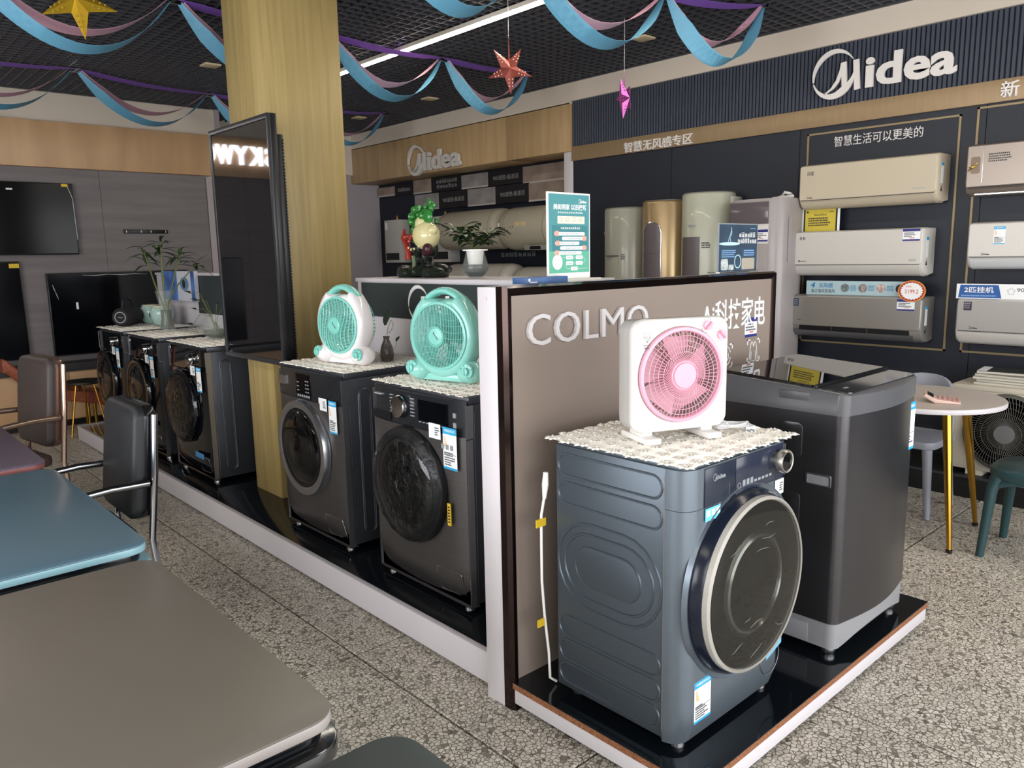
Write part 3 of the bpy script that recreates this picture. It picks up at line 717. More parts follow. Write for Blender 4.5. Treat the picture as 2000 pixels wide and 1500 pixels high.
# ---------------------------------------------------------------- blue washer
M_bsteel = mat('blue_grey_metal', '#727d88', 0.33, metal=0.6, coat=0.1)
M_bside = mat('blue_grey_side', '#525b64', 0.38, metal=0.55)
def blue_washer():
    w, d, h = 0.550, 0.490, 0.857
    t = thing('washing_machine', 'steel blue front-loading washer with large round door on the COLMO platform', 'washing machine', (1.690 + w / 2, 1.175 + d / 2, 0.1055), 0)
    y0 = -d / 2
    feet(t, w, d, 0.026)
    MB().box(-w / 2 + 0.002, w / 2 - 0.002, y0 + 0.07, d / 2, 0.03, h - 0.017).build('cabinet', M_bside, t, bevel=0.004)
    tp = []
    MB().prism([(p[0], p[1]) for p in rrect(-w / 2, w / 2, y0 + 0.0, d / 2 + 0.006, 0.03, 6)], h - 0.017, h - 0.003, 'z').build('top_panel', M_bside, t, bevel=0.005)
    # front shell with rounded vertical corners
    def shell(z0, z1, roll):
        loops = []
        for j in range(13):
            z = z0 + (z1 - z0) * j / 12; tt = max(0.0, (z0 + 0.05 - z) / 0.05) if roll else 0
            l = []
            r = 0.055
            for cx, a0 in ((-w / 2 + r, 180), (w / 2 - r, 270)):
                for k in range(9):
                    a = rad(a0 + 90 * k / 8); l.append((cx + r * math.cos(a), y0 + r + r * math.sin(a) + 0.02 * tt * tt - 0.006 * (1 - (2 * cx / w) ** 2), z))
            l += [(w / 2, y0 + 0.07, z), (-w / 2, y0 + 0.07, z)]
            loops.append(l)
        return MB().loft(loops)
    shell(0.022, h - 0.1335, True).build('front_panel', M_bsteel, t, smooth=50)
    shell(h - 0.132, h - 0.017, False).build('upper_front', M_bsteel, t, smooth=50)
    # control strip: drawer and display
    dz0, dz1 = h - 0.128, h - 0.021
    dr = MB().box(-0.195, -0.045, y0 - 0.007, y0 + 0.02, dz0 - 0.004, dz1).build('detergent_drawer', mat('navy_gloss', '#262d3c', 0.25), t, bevel=0.002)
    brand_logo(dr, -0.128, dz0 + 0.075, y0 - 0.0072, 0.062, M_txtg, 0.0006)
    MB().box(-0.078, -0.076, y0 - 0.0085, y0 - 0.007, dz0 + 0.012, dz0 + 0.045).build('drawer_mark', M_silver, dr)
    dp_ = MB().box(-0.042, 0.232, y0 - 0.007, y0 + 0.02, dz0 - 0.002, dz1).build('display_panel', mat('navy_display', '#2a3040', 0.15), t, bevel=0.002)
    q = [(-0.005 + 0.021 * i, 0.009 + 0.021 * i, dz0 + 0.018, dz0 + (0.036 if i < 3 else 0.026)) for i in range(8)]
    marks(q, y0 - 0.0076, y0 - 0.007).build('panel_print', M_txtg, dp_, smooth=0)
    MB().lathe([(0.009, y0 - 0.0078), (0.007, y0 - 0.0078), (0.007, y0 - 0.007), (0.009, y0 - 0.007)], (-0.024, 0, dz0 + 0.024), 'y', 18, closed=True).build('power_icon', M_txtg, dp_)
    kn = MB().lathe([(0.026, y0), (0.026, y0 - 0.016), (0.035, y0 - 0.019), (0.0365, y0 - 0.036), (0.034, y0 - 0.041), (0.029, y0 - 0.040), (0.029, y0 - 0.036)], (0.192, 0, dz0 + 0.059), 'y', 36).build('program_knob', mat('knob_metal', '#c9c6c0', 0.38, metal=1.0), t)
    MB().lathe([(0.029, y0 - 0.0365), (0.0005, y0 - 0.037)], (0.192, 0, dz0 + 0.059), 'y', 30).build('knob_face', M_bgloss, kn)
    MB().box(0.232, 0.235, y0 - 0.009, y0, dz0 + 0.004, dz1 - 0.004).build('panel_trim', M_silver, t)
    # door: dark sunk surround, pale gasketed edge, smoked convex glass
    cx, cz, R_ = 0.018, 0.452, 0.261
    y = y0 - 0.007
    dd = MB().lathe([(R_ + 0.040, y + 0.012), (R_ + 0.034, y - 0.003), (R_ + 0.024, y + 0.003), (R_ - 0.06, y + 0.004), (R_ - 0.06, y + 0.02)], (cx, 0, cz), 'y', 64).build('door_surround', M_bsteel, t)
    MB().lathe([(R_ + 0.022, y + 0.008), (R_ + 0.017, y - 0.016), (R_ + 0.006, y - 0.030), (R_ - 0.03, y - 0.030), (R_ - 0.03, y + 0.008)], (cx, 0, cz), 'y', 64, closed=True).build('door_rim', mat('navy_rim', '#141a28', 0.2), dd)
    MB().lathe([(R_ + 0.004, y - 0.028), (R_ + 0.003, y - 0.046), (R_ - 0.005, y - 0.052), (R_ - 0.009, y - 0.046), (R_ - 0.009, y - 0.028)], (cx, 0, cz), 'y', 64, closed=True).build('door_edge_film', mat('pale_film_edge', '#a7a49d', 0.35), dd, label='pale film wrapped edge of the door')
    MB().lathe([(R_ - 0.008, y - 0.040), (R_ - 0.011, y - 0.050), (R_ * 0.8, y - 0.056), (R_ * 0.4, y - 0.060), (0.0005, y - 0.061)], (cx, 0, cz), 'y', 64).build('door_glass', mat('smoked_glass_grey', '#2b2a27', 0.06, spec=0.55, alpha=0.50), dd)
    MB().lathe([(R_ * 0.955, y - 0.034), (R_ * 0.72, y - 0.030), (R_ * 0.66, y - 0.004)], (cx, 0, cz), 'y', 48).build('inner_mask', mat('door_mask_grey', '#2c2b29', 0.35), dd)
    MB().lathe([(R_ * 0.66, y - 0.004), (R_ * 0.62, y - 0.034), (R_ * 0.55, y - 0.044), (R_ * 0.48, y - 0.018), (R_ * 0.40, y - 0.006), (0.0005, y - 0.002)], (cx, 0, cz), 'y', 48).build('glass_bowl', mat('bowl_metal', '#a8aba0', 0.2, metal=0.85), dd)
    rr = random.Random(3)
    wr_ = MB()
    for k in range(9):
        a = rr.uniform(0, 6.28); q = rr.uniform(0.45, 0.9) * R_; L_ = rr.uniform(0.03, 0.08); da = rr.uniform(-0.6, 0.6)
        p0 = (cx + q * math.cos(a), cz + q * math.sin(a)); pts = []
        for s in range(6):
            f = s / 5; px, pz = p0[0] + L_ * f * math.cos(da) * 1.0, p0[1] + L_ * f * math.sin(da) + 0.003 * math.sin(f * 5 + k)
            rad_ = min(1, math.hypot(px - cx, pz - cz) / R_)
            pts.append((px, y - 0.0615 + 0.011 * rad_ ** 3, pz))
        wr_.tube(pts, [0.0002, 0.0004, 0.0005, 0.0005, 0.0003, 0.0001], 4)
    wr_.build('film_creases', mat('film_crease', '#b9bcbc', 0.2), dd, label='fine creases of the protective film')
    # service cover, stickers
    MB().tube([(p[0], y0 - 0.006, p[1]) for p in circle(0.055, 30, 0.19, 0.135)], 0.0013, 5, True).build('service_cover_seam', M_silver, t)
    MB().prism([(0.165, 0.185), (0.255, 0.215), (0.255, 0.165), (0.165, 0.135)], y0 - 0.0085, y0 - 0.0065).build('blue_tape', mat('blue_tape_light', '#6fb4dc', 0.35), t)
    energy_label(t, -0.222, 0.083, y0 - 0.0028, 0.082, 0.128, 21)
    small_sticker(t, 0.185, dz0 - 0.055, y0 - 0.0045, 0.052, 0.048, 22)
    s = MB().box(-0.192, -0.118, y0 - 0.0068, y0 - 0.006, dz0 - 0.045, dz0 - 0.008).build('feature_sticker', mat('sticker_cyan', '#6fcaea', 0.4), t)
    marks([(-0.186 + 0.024 * i, -0.170 + 0.024 * i, dz0 - 0.032, dz0 - 0.014) for i in range(3)], y0 - 0.0074, y0 - 0.0068).build('sticker_icon', M_txtw, s, smooth=0)
    # side panel embossing
    b = MB(); x = -w / 2 + 0.002
    for cz_, L_ in ((0.780, 0.40), (0.690, 0.40), (0.245, 0.40), (0.165, 0.40), (0.085, 0.40)):
        pts = stadium(0.035, cz_, L_, 0.034)
        b.tube([(x, p[0], p[1]) for p in pts], 0.004, 6, True)
    for L_, r_ in ((0.385, 0.155), (0.33, 0.118), (0.235, 0.072)):
        b.tube([(x, p[0], p[1]) for p in stadium(0.035, 0.470, L_ + 0.02, r_ * 0.9)], 0.0045, 6, True)
    b.build('side_embossing', M_bside, t)
    MB().prism(stadium(0.035, 0.470, 0.255, 0.065), x - 0.003, x + 0.003, 'x').build('side_boss', M_bside, t, bevel=0.0015)
    MB().box(-w / 2 - 0.0008, -w / 2 + 0.002, y0 + 0.068, y0 + 0.072, 0.03, h - 0.04).build('side_seam', M_silver, t)
    return t
blue_washer()

# power cord hanging behind the blue washer
pc_ = thing('power_cord', 'white power cord with yellow tags hanging behind the blue washer', 'cord', (1.690, 1.705, 0.1055))
MB().tube([(-0.005, 0, 0.72), (-0.012, 0.0, 0.66), (-0.022, 0.005, 0.60), (-0.028, 0.0, 0.5), (-0.028, 0, 0.38), (-0.018, 0, 0.26), (0.0, 0, 0.12), (0.004, 0, 0.03), (0.03, -0.004, 0.008)], 0.0045, 8).build('cable', M_offw, pc_)
MB().tube([(-0.004, 0, 0.74), (-0.007, 0, 0.70), (-0.012, 0, 0.655)], [0.008, 0.011, 0.006], 8).build('strain_relief', M_offw, pc_)
for z, w_ in ((0.565, 0.03), (0.225, 0.02)):
    MB().box(-0.05, -0.05 + w_ + 0.012, -0.002, 0.002, z, z + 0.026).build('cord_tag', MATS['yellow_sticker'], pc_)

# ---------------------------------------------------------------- top-loading washer
M_tl = mat('graphite_steel', '#545356', 0.27, metal=0.8, noise=((2, 2, 120), 0.05, 2))
M_tlp = mat('graphite_plastic', '#55565a', 0.35)
M_tlb = mat('grey_base_plastic', '#8b8c90', 0.5)
def top_loader():
    w, d, h = 0.600, 0.50, 0.945
    t = thing('washing_machine', 'graphite top-loading washer with black glass lid on the right end of the platform', 'washing machine', (2.52 + w / 2, 1.125 + d / 2, 0.1055), 0)
    def plan(bulge, inset=0.0, r=0.035, y_b=None):
        pts = []; X = w / 2 - inset; Yb = d / 2 - inset; Yf = -d / 2 + inset
        for k in range(7):
            a = rad(180 + 90 * k / 6); pts.append((-X + r + r * math.cos(a), Yf + r + r * math.sin(a)))
        for k in range(1, 12):
            f = k / 12; x = -X + r + (2 * X - 2 * r) * f; pts.append((x, Yf - bulge * math.sin(math.pi * f)))
        for k in range(7):
            a = rad(270 + 90 * k / 6); pts.append((X - r + r * math.cos(a), Yf + r + r * math.sin(a)))
        for k in range(4):
            a = rad(0 + 90 * k / 3); pts.append((X - 0.02 + 0.02 * math.cos(a), Yb - 0.02 + 0.02 * math.sin(a)))
        for k in range(4):
            a = rad(90 + 90 * k / 3); pts.append((-X + 0.02 + 0.02 * math.cos(a), Yb - 0.02 + 0.02 * math.sin(a)))
        return pts
    def lev(pts, z, zfun=None): return [(p[0], p[1], z if zfun is None else zfun(p)) for p in pts]
    MB().loft([lev(plan(0.03), 0.125), lev(plan(0.03), h - 0.075)]).build('cabinet', M_tl, t, smooth=50)
    # base skirt with arched lower edge
    MB().loft([lev(plan(0.028, 0.004), 0, lambda p: 0.03 + (0.045 * max(0, 1 - (p[0] / (w / 2 - 0.05)) ** 2) if p[1] < -d / 2 + 0.03 else 0.0)), lev(plan(0.028, 0.003), 0.125)]).build('base_skirt', M_tlb, t, smooth=50)
    MB().box(-w / 2 - 0.001, -w / 2 + 0.003, -d / 2 + 0.10, d / 2 - 0.03, 0.035, 0.105).build('base_cover', M_tlb, t, bevel=0.002)
    slope = lambda p: 0.030 * (p[1] + d / 2) / d
    MB().loft([lev(plan(0.034, -0.003), h - 0.075), lev(plan(0.034, -0.003), 0, lambda p: h - 0.006 + slope(p)), lev(plan(0.030, 0.004), 0, lambda p: h + slope(p))]).build('top_deck', M_tlp, t, smooth=50)
    # glass lid and front control strip
    def slab(x0, x1, y0, y1, z, th, m, name, r=0.01, par=t):
        p = rrect(x0, x1, y0, y1, r, 4)
        return MB().loft([lev(p, 0, lambda q: h + slope(q) + z), lev(p, 0, lambda q: h + slope(q) + z + th)]).build(name, m, par)
    lid = slab(-w / 2 + 0.012, w / 2 - 0.012, -d / 2 + 0.125, d / 2 - 0.012, 0.001, 0.010, mat('black_mirror_glass', '#05070a', 0.015, spec=0.9), 'glass_lid')
    slab(-w / 2 + 0.008, w / 2 - 0.008, -d / 2 + 0.112, -d / 2 + 0.122, 0.002, 0.010, M_black, 'lid_gap')
    cpn = slab(-w / 2 + 0.02, w / 2 - 0.02, -d / 2 + 0.0, -d / 2 + 0.108, 0.0005, 0.004, mat('glossy_grey_console', '#2b2b2f', 0.06, spec=0.8), 'control_console', 0.02)
    MB().loft([lev(rrect(-0.22 + 0.05 * k, -0.19 + 0.05 * k, -d / 2 + 0.045, -d / 2 + 0.055, 0.001, 1), 0, lambda q: h + slope(q) + zz) for zz in (0.0046, 0.005) for k in (0,)]).build('console_print', M_txtg, cpn, smooth=0)
    MB().box(-w / 2 - 0.006, -w / 2 + 0.0, -d / 2 + 0.13, -d / 2 + 0.24, h - 0.035, h - 0.005).build('lid_grip', M_tlp, t, bevel=0.003)
    # side handle recess, side embossing, corner highlights
    hx = -w / 2
    hr = MB().ring(rrect(-0.210, -0.118, 0.616, 0.660, 0.006, 3), rrect(-0.203, -0.125, 0.622, 0.654, 0.004, 3), hx - 0.004, hx + 0.001, 'x').build('side_handle', M_steel, t, bevel=0.001)
    MB().prism([(p[0], p[1]) for p in rrect(-0.203, -0.125, 0.622, 0.654, 0.004, 3)], hx - 0.001, hx + 0.0005, 'x').build('handle_pocket', M_tlb, hr)
    b = MB()
    for z0, z1 in ((0.17, 0.58), (0.70, 0.83)):
        b.prism(rrect(-0.10, -0.02, z0, z1, 0.02, 4), hx - 0.004, hx + 0.002, 'x')
    b.build('side_embossing', M_tl, t, bevel=0.003)
    for sx in (-1, 1):
        for sy in (-1, 1):
            MB().lathe([(0.016, 0.05), (0.016, 0.024), (0.026, 0.022), (0.027, 0.010), (0.022, 0.0)], (sx * (w / 2 - 0.045), sy * (d / 2 - 0.045), 0), 'z', 16).build('foot', M_steel, t)
    e = energy_label(t, 0.195, 0.66, -d / 2 - 0.004, 0.085, 0.185, 31)
    return t
top_loader()
# price card standing on the lid edge
# ================================================================ CROCHETED MATS
M_mat = mat('cream_crochet', '#e6e2d8', 0.85, noise=((60, 60, 60), 0.10, 2), bump=(220, 0.5, 0.002))
def doily_mesh(seed, lx, ly):
    """mat made of overlapping leaf rosettes, rectangle lx by ly, ragged edge"""
    r = random.Random(seed); b = MB()
    b.box(-lx / 2 + 0.018, lx / 2 - 0.018, -ly / 2 + 0.018, ly / 2 - 0.018, 0.0, 0.0025)
    step = 0.058
    nx = max(3, int(lx / step)); ny = max(3, int(ly / step))
    for i in range(nx):
        for j in range(ny):
            cx = -lx / 2 + lx * (i + 0.5) / nx + r.uniform(-0.006, 0.006); cy = -ly / 2 + ly * (j + 0.5) / ny + r.uniform(-0.006, 0.006)
            a0 = r.uniform(0, 6.28)
            for k in range(9):
                a = a0 + 2 * math.pi * k / 9 + r.uniform(-0.15, 0.15); L_ = r.uniform(0.027, 0.036); wd = r.uniform(0.008, 0.011)
                ca, sa = math.cos(a), math.sin(a); z = r.uniform(0.003, 0.006)
                def q(u, v, h): return (cx + ca * u - sa * v, cy + sa * u + ca * v, h)
                n = len(b.v)
                b.v.extend([q(0.003, 0, 0.0025), q(L_ * 0.55, wd, 0.0015), q(L_, 0, 0.0008), q(L_ * 0.55, -wd, 0.0015), q(L_ * 0.5, 0, z + 0.0025)])
                b.f.extend([[n, n + 1, n + 4], [n + 1, n + 2, n + 4], [n + 2, n + 3, n + 4], [n + 3, n, n + 4], [n, n + 3, n + 2, n + 1]])
    return b.mesh('crochet_mat', smooth=180)
MZ = 0.1305 + 0.874
def doily(loc, lx, ly, rz, label, seed):
    o = link('crochet_mat', doily_mesh(seed, lx, ly), M_mat, None, loc=loc); o.rotation_euler = (0, 0, rad(rz))
    return tag(o, label, 'mat', 'crocheted cream mats on the washers')
doily((2.075, 2.57, MZ), 0.58, 0.66, 0, 'cream leaf-patterned mat under the turquoise fan on the nearest dark washer', 1)
doily((2.075, 3.46, MZ), 0.58, 0.64, 2, 'cream leaf-patterned mat under the white and turquoise fan', 2)
doily((2.075, 5.12, MZ), 0.58, 0.66, 0, 'cream leaf-patterned mat under the round glass bowl beside the column', 3)
doily((2.075, 5.98, MZ), 0.58, 0.66, 0, 'cream leaf-patterned mat under the tall glass vase', 4)
doily((2.075, 6.78, MZ), 0.58, 0.66, 0, 'cream leaf-patterned mat under the black speaker at the far end', 5)
bd = doily((1.962, 1.425, 0.1055 + 0.855), 0.60, 0.56, 0, 'cream leaf-patterned mat under the pink and white box fan', 6)

# ================================================================ FANS
def blades(t, r, y, material, n=5, tw=0.02):
    f = thing_part = None
    hub = MB().lathe([(r * 0.26, y + 0.02), (r * 0.26, y - 0.012), (r * 0.2, y - 0.02), (0.0005, y - 0.022)], (0, 0, 0), 'y', 24)
    return hub
def egg_fan(loc, rz, label, shell, trim, style, sc=1.0, seed=1):
    t = thing('box_fan', label, 'fan', loc, rz)
    cz, R_ = 0.195, 0.138            # grille centre height and radius
    N_ = 96
    def outline(a):
        ca, sa = math.cos(a), math.sin(a)
        return (0.167 * ca * (1 - 0.10 * max(0, sa) ** 2), (0.197 if sa > 0 else 0.176) * sa)
    def egg(k, y):
        pts = []
        for i in range(N_):
            a = 2 * math.pi * i / N_; x, z = outline(a)
            if math.sin(a) > 0.84:      # dip below the carrying handle
                q = (math.sin(a) - 0.84) / 0.16; z = z * (1 - q) + (0.152 - 0.003 * q) * q; z = min(z, 0.197 - 0.045 * min(1, q * 6))
            pts.append((x * k, y, cz + z * k))
        return pts
    def cir(r, y): return [(r * math.cos(2 * math.pi * i / N_), y, cz + r * math.sin(2 * math.pi * i / N_)) for i in range(N_)]
    MB().loft([cir(R_ - 0.004, 0.035), egg(0.90, 0.045), egg(0.98, 0.032), egg(1.0, 0.0), egg(0.99, -0.028), egg(0.955, -0.045), cir(R_ + 0.004, -0.052), cir(R_ - 0.004, -0.048), cir(R_ - 0.006, -0.03)], closed=True).build('housing', shell, t, smooth=60)
    # carrying handle closing the top of the oval
    pts = []
    for k in range(21):
        x, z = outline(rad(134 - 88 * k / 20)); pts.append((x * 0.93, -0.002, cz + z * 0.935))
    MB().tube(pts, [0.013] + [0.0155] * 19 + [0.013], 14, flat=2.0).build('handle', trim, t, smooth=60)
    # rim and grille bars
    rim = MB().lathe([(R_ + 0.004, -0.045), (R_ + 0.002, -0.058), (R_ - 0.008, -0.06), (R_ - 0.012, -0.052), (R_ - 0.012, -0.045)], (0, 0, cz), 'y', 64, closed=True).build('grille_rim', trim, t)
    g = MB(); Rg = R_ - 0.010
    def dome(x, z): return -0.058 - 0.014 * max(0, 1 - (x * x + z * z) / (Rg * Rg))
    if style == 'vertical':
        nb = 33
        for i in range(nb):
            x = -Rg + 2 * Rg * (i + 0.5) / nb; hz = math.sqrt(max(0, Rg * Rg - x * x)); m_ = 9
            g.tube([(x, dome(x, -hz + 2 * hz * k / m_), cz - hz + 2 * hz * k / m_) for k in range(m_ + 1)], 0.0021, 4)
        wir = MB()
        for i in range(9):
            z = -Rg + 2 * Rg * (i + 1) / 10; hx = math.sqrt(max(0, Rg * Rg - z * z)); m_ = 14
            wir.tube([(-hx + 2 * hx * k / m_, dome(-hx + 2 * hx * k / m_, z) - 0.002, cz + z + 0.010 * math.sin(2 * math.pi * (k / m_ - 0.1))) for k in range(m_ + 1)], 0.0011, 4)
        wir.build('cross_wires', trim, t)
        g.build('grille_bars', trim, t)
    else:
        nb = 12
        for i in range(nb):
            x0 = -Rg + 2 * Rg * (i + 0.5) / nb; hz = math.sqrt(max(0, Rg * Rg - x0 * x0)); m_ = 12; pts = []
            for k in range(m_ + 1):
                z = -hz + 2 * hz * k / m_; x = x0 + 0.022 * math.sin(math.pi * z / Rg) * (1 - (x0 / Rg) ** 2)
                pts.append((x, dome(x, z) - 0.001, cz + z))
            g.tube(pts, 0.0032, 4)
        g.build('grille_bars', trim, t)
        wir = MB()
        for i in range(36):
            z = -Rg + 2 * Rg * (i + 0.5) / 36; hx = math.sqrt(max(0, Rg * Rg - z * z)); m_ = 6
            wir.tube([(-hx + 2 * hx * k / m_, dome(-hx + 2 * hx * k / m_, z) + 0.001, cz + z - 0.006 * (-1 + 2 * k / m_)) for k in range(m_ + 1)], 0.0020, 4)
        wir.build('cross_wires', trim, t)
    hb = MB().lathe([(0.045, -0.062), (0.043, -0.078), (0.037, -0.082), (0.034, -0.077), (0.0005, -0.079)], (0, 0, cz), 'y', 32).build('hub_cap', trim, t)
    lo = glyphs('hub_lettering', 7, 0, 0.003, 0, 0.038, 0.007, M_txtd, hb); lo.location = (0, -0.0785, cz); lo.rotation_euler = (0, rad(50), 0)
    # blades and rear guard
    bl = MB()
    for k in range(5):
        a = 2 * math.pi * k / 5; loops = []
        for j in range(6):
            q = 0.03 + (R_ - 0.035) * j / 5; wd = 0.5 - 0.1 * j / 5
            pa = (q * math.cos(a - wd), 0.012, q * math.sin(a - wd)); pb = (q * math.cos(a + wd), -0.02, q * math.sin(a + wd))
            loops.append([(pa[0], pa[1], cz + pa[2]), (pb[0], pb[1], cz + pb[2]), (pb[0], pb[1] + 0.003, cz + pb[2]), (pa[0], pa[1] + 0.003, cz + pa[2])])
        bl.loft(loops)
    bl.lathe([(0.032, 0.03), (0.032, -0.022), (0.0005, -0.026)], (0, 0, cz), 'y', 20)
    bl.build('fan_blades', mat('blade_shaded_turquoise', '#4a9d90', 0.3) if style == 'vertical' else mat('blade_pale', '#a9bcb9', 0.3), t)  # turquoise blades coloured darker to paint in the shade inside the fan
    rg = MB()
    for k in range(44):
        a = 2 * math.pi * k / 44
        rg.tube([((R_ + 0.012) * math.cos(a), 0.042, cz + (R_ + 0.012) * math.sin(a)), ((R_ - 0.004) * math.cos(a), 0.072, cz + (R_ - 0.004) * math.sin(a)), (0.09 * math.cos(a), 0.088, cz + 0.09 * math.sin(a)), (0.03 * math.cos(a), 0.09, cz + 0.03 * math.sin(a))], 0.0024, 4)
    for q, yy in ((R_ - 0.004, 0.072), (0.105, 0.083), (0.07, 0.089)):
        rg.tube([(q * math.cos(2 * math.pi * k / 40), yy, cz + q * math.sin(2 * math.pi * k / 40)) for k in range(40)], 0.0022, 4, True)
    rg.lathe([(0.045, 0.084), (0.045, 0.094), (0.0005, 0.095)], (0, 0, cz), 'y', 24)
    rg.build('rear_guard', trim, t)
    # foot lobes with knobs
    for sx in (-1, 1):
        lo_ = MB().ell((sx * 0.128, -0.012, 0.048), (0.058, 0.062, 0.048), 20, 12).build('foot_lobe', shell, t)
        kb = MB().lathe([(0.032, -0.060), (0.030, -0.067), (0.0005, -0.069)], (sx * 0.142, 0, 0.058), 'y', 24).build('dial_plate', trim, lo_)
        k2 = MB().lathe([(0.017, -0.066), (0.016, -0.080), (0.0005, -0.082)], (sx * 0.142, 0, 0.058), 'y', 20).box(sx * 0.142 - 0.003, sx * 0.142 + 0.003, -0.085, -0.078, 0.044, 0.072).build('knob', trim, lo_)
        marks([(sx * 0.142 + 0.025 * math.cos(a) - 0.0015, sx * 0.142 + 0.025 * math.cos(a) + 0.0015, 0.058 + 0.025 * math.sin(a) - 0.0015, 0.058 + 0.025 * math.sin(a) + 0.0015) for a in [rad(20 + 45 * k) for k in range(7)]], -0.0695, -0.066).build('dial_print', M_txtd, lo_, smooth=0)
    MB().box(-0.11, 0.11, -0.035, 0.05, 0.004, 0.036).build('base_bar', shell, t, bevel=0.008)
    return t
M_teal = mat('turquoise_plastic', '#8ecfc5', 0.16, coat=0.3)
M_teal2 = mat('turquoise_trim', '#80cabf', 0.25, coat=0.2)
M_wplas = mat('glossy_white_plastic', '#e6e2e4', 0.14, coat=0.3)
egg_fan((1.975, 2.575, MZ + 0.007), -75, 'turquoise portable fan on the nearest dark washer', M_teal, M_teal2, 'vertical')
egg_fan((1.985, 3.405, MZ + 0.007), -79, 'white portable fan with turquoise wavy grille on the second dark washer', M_wplas, M_teal2, 'wavy')

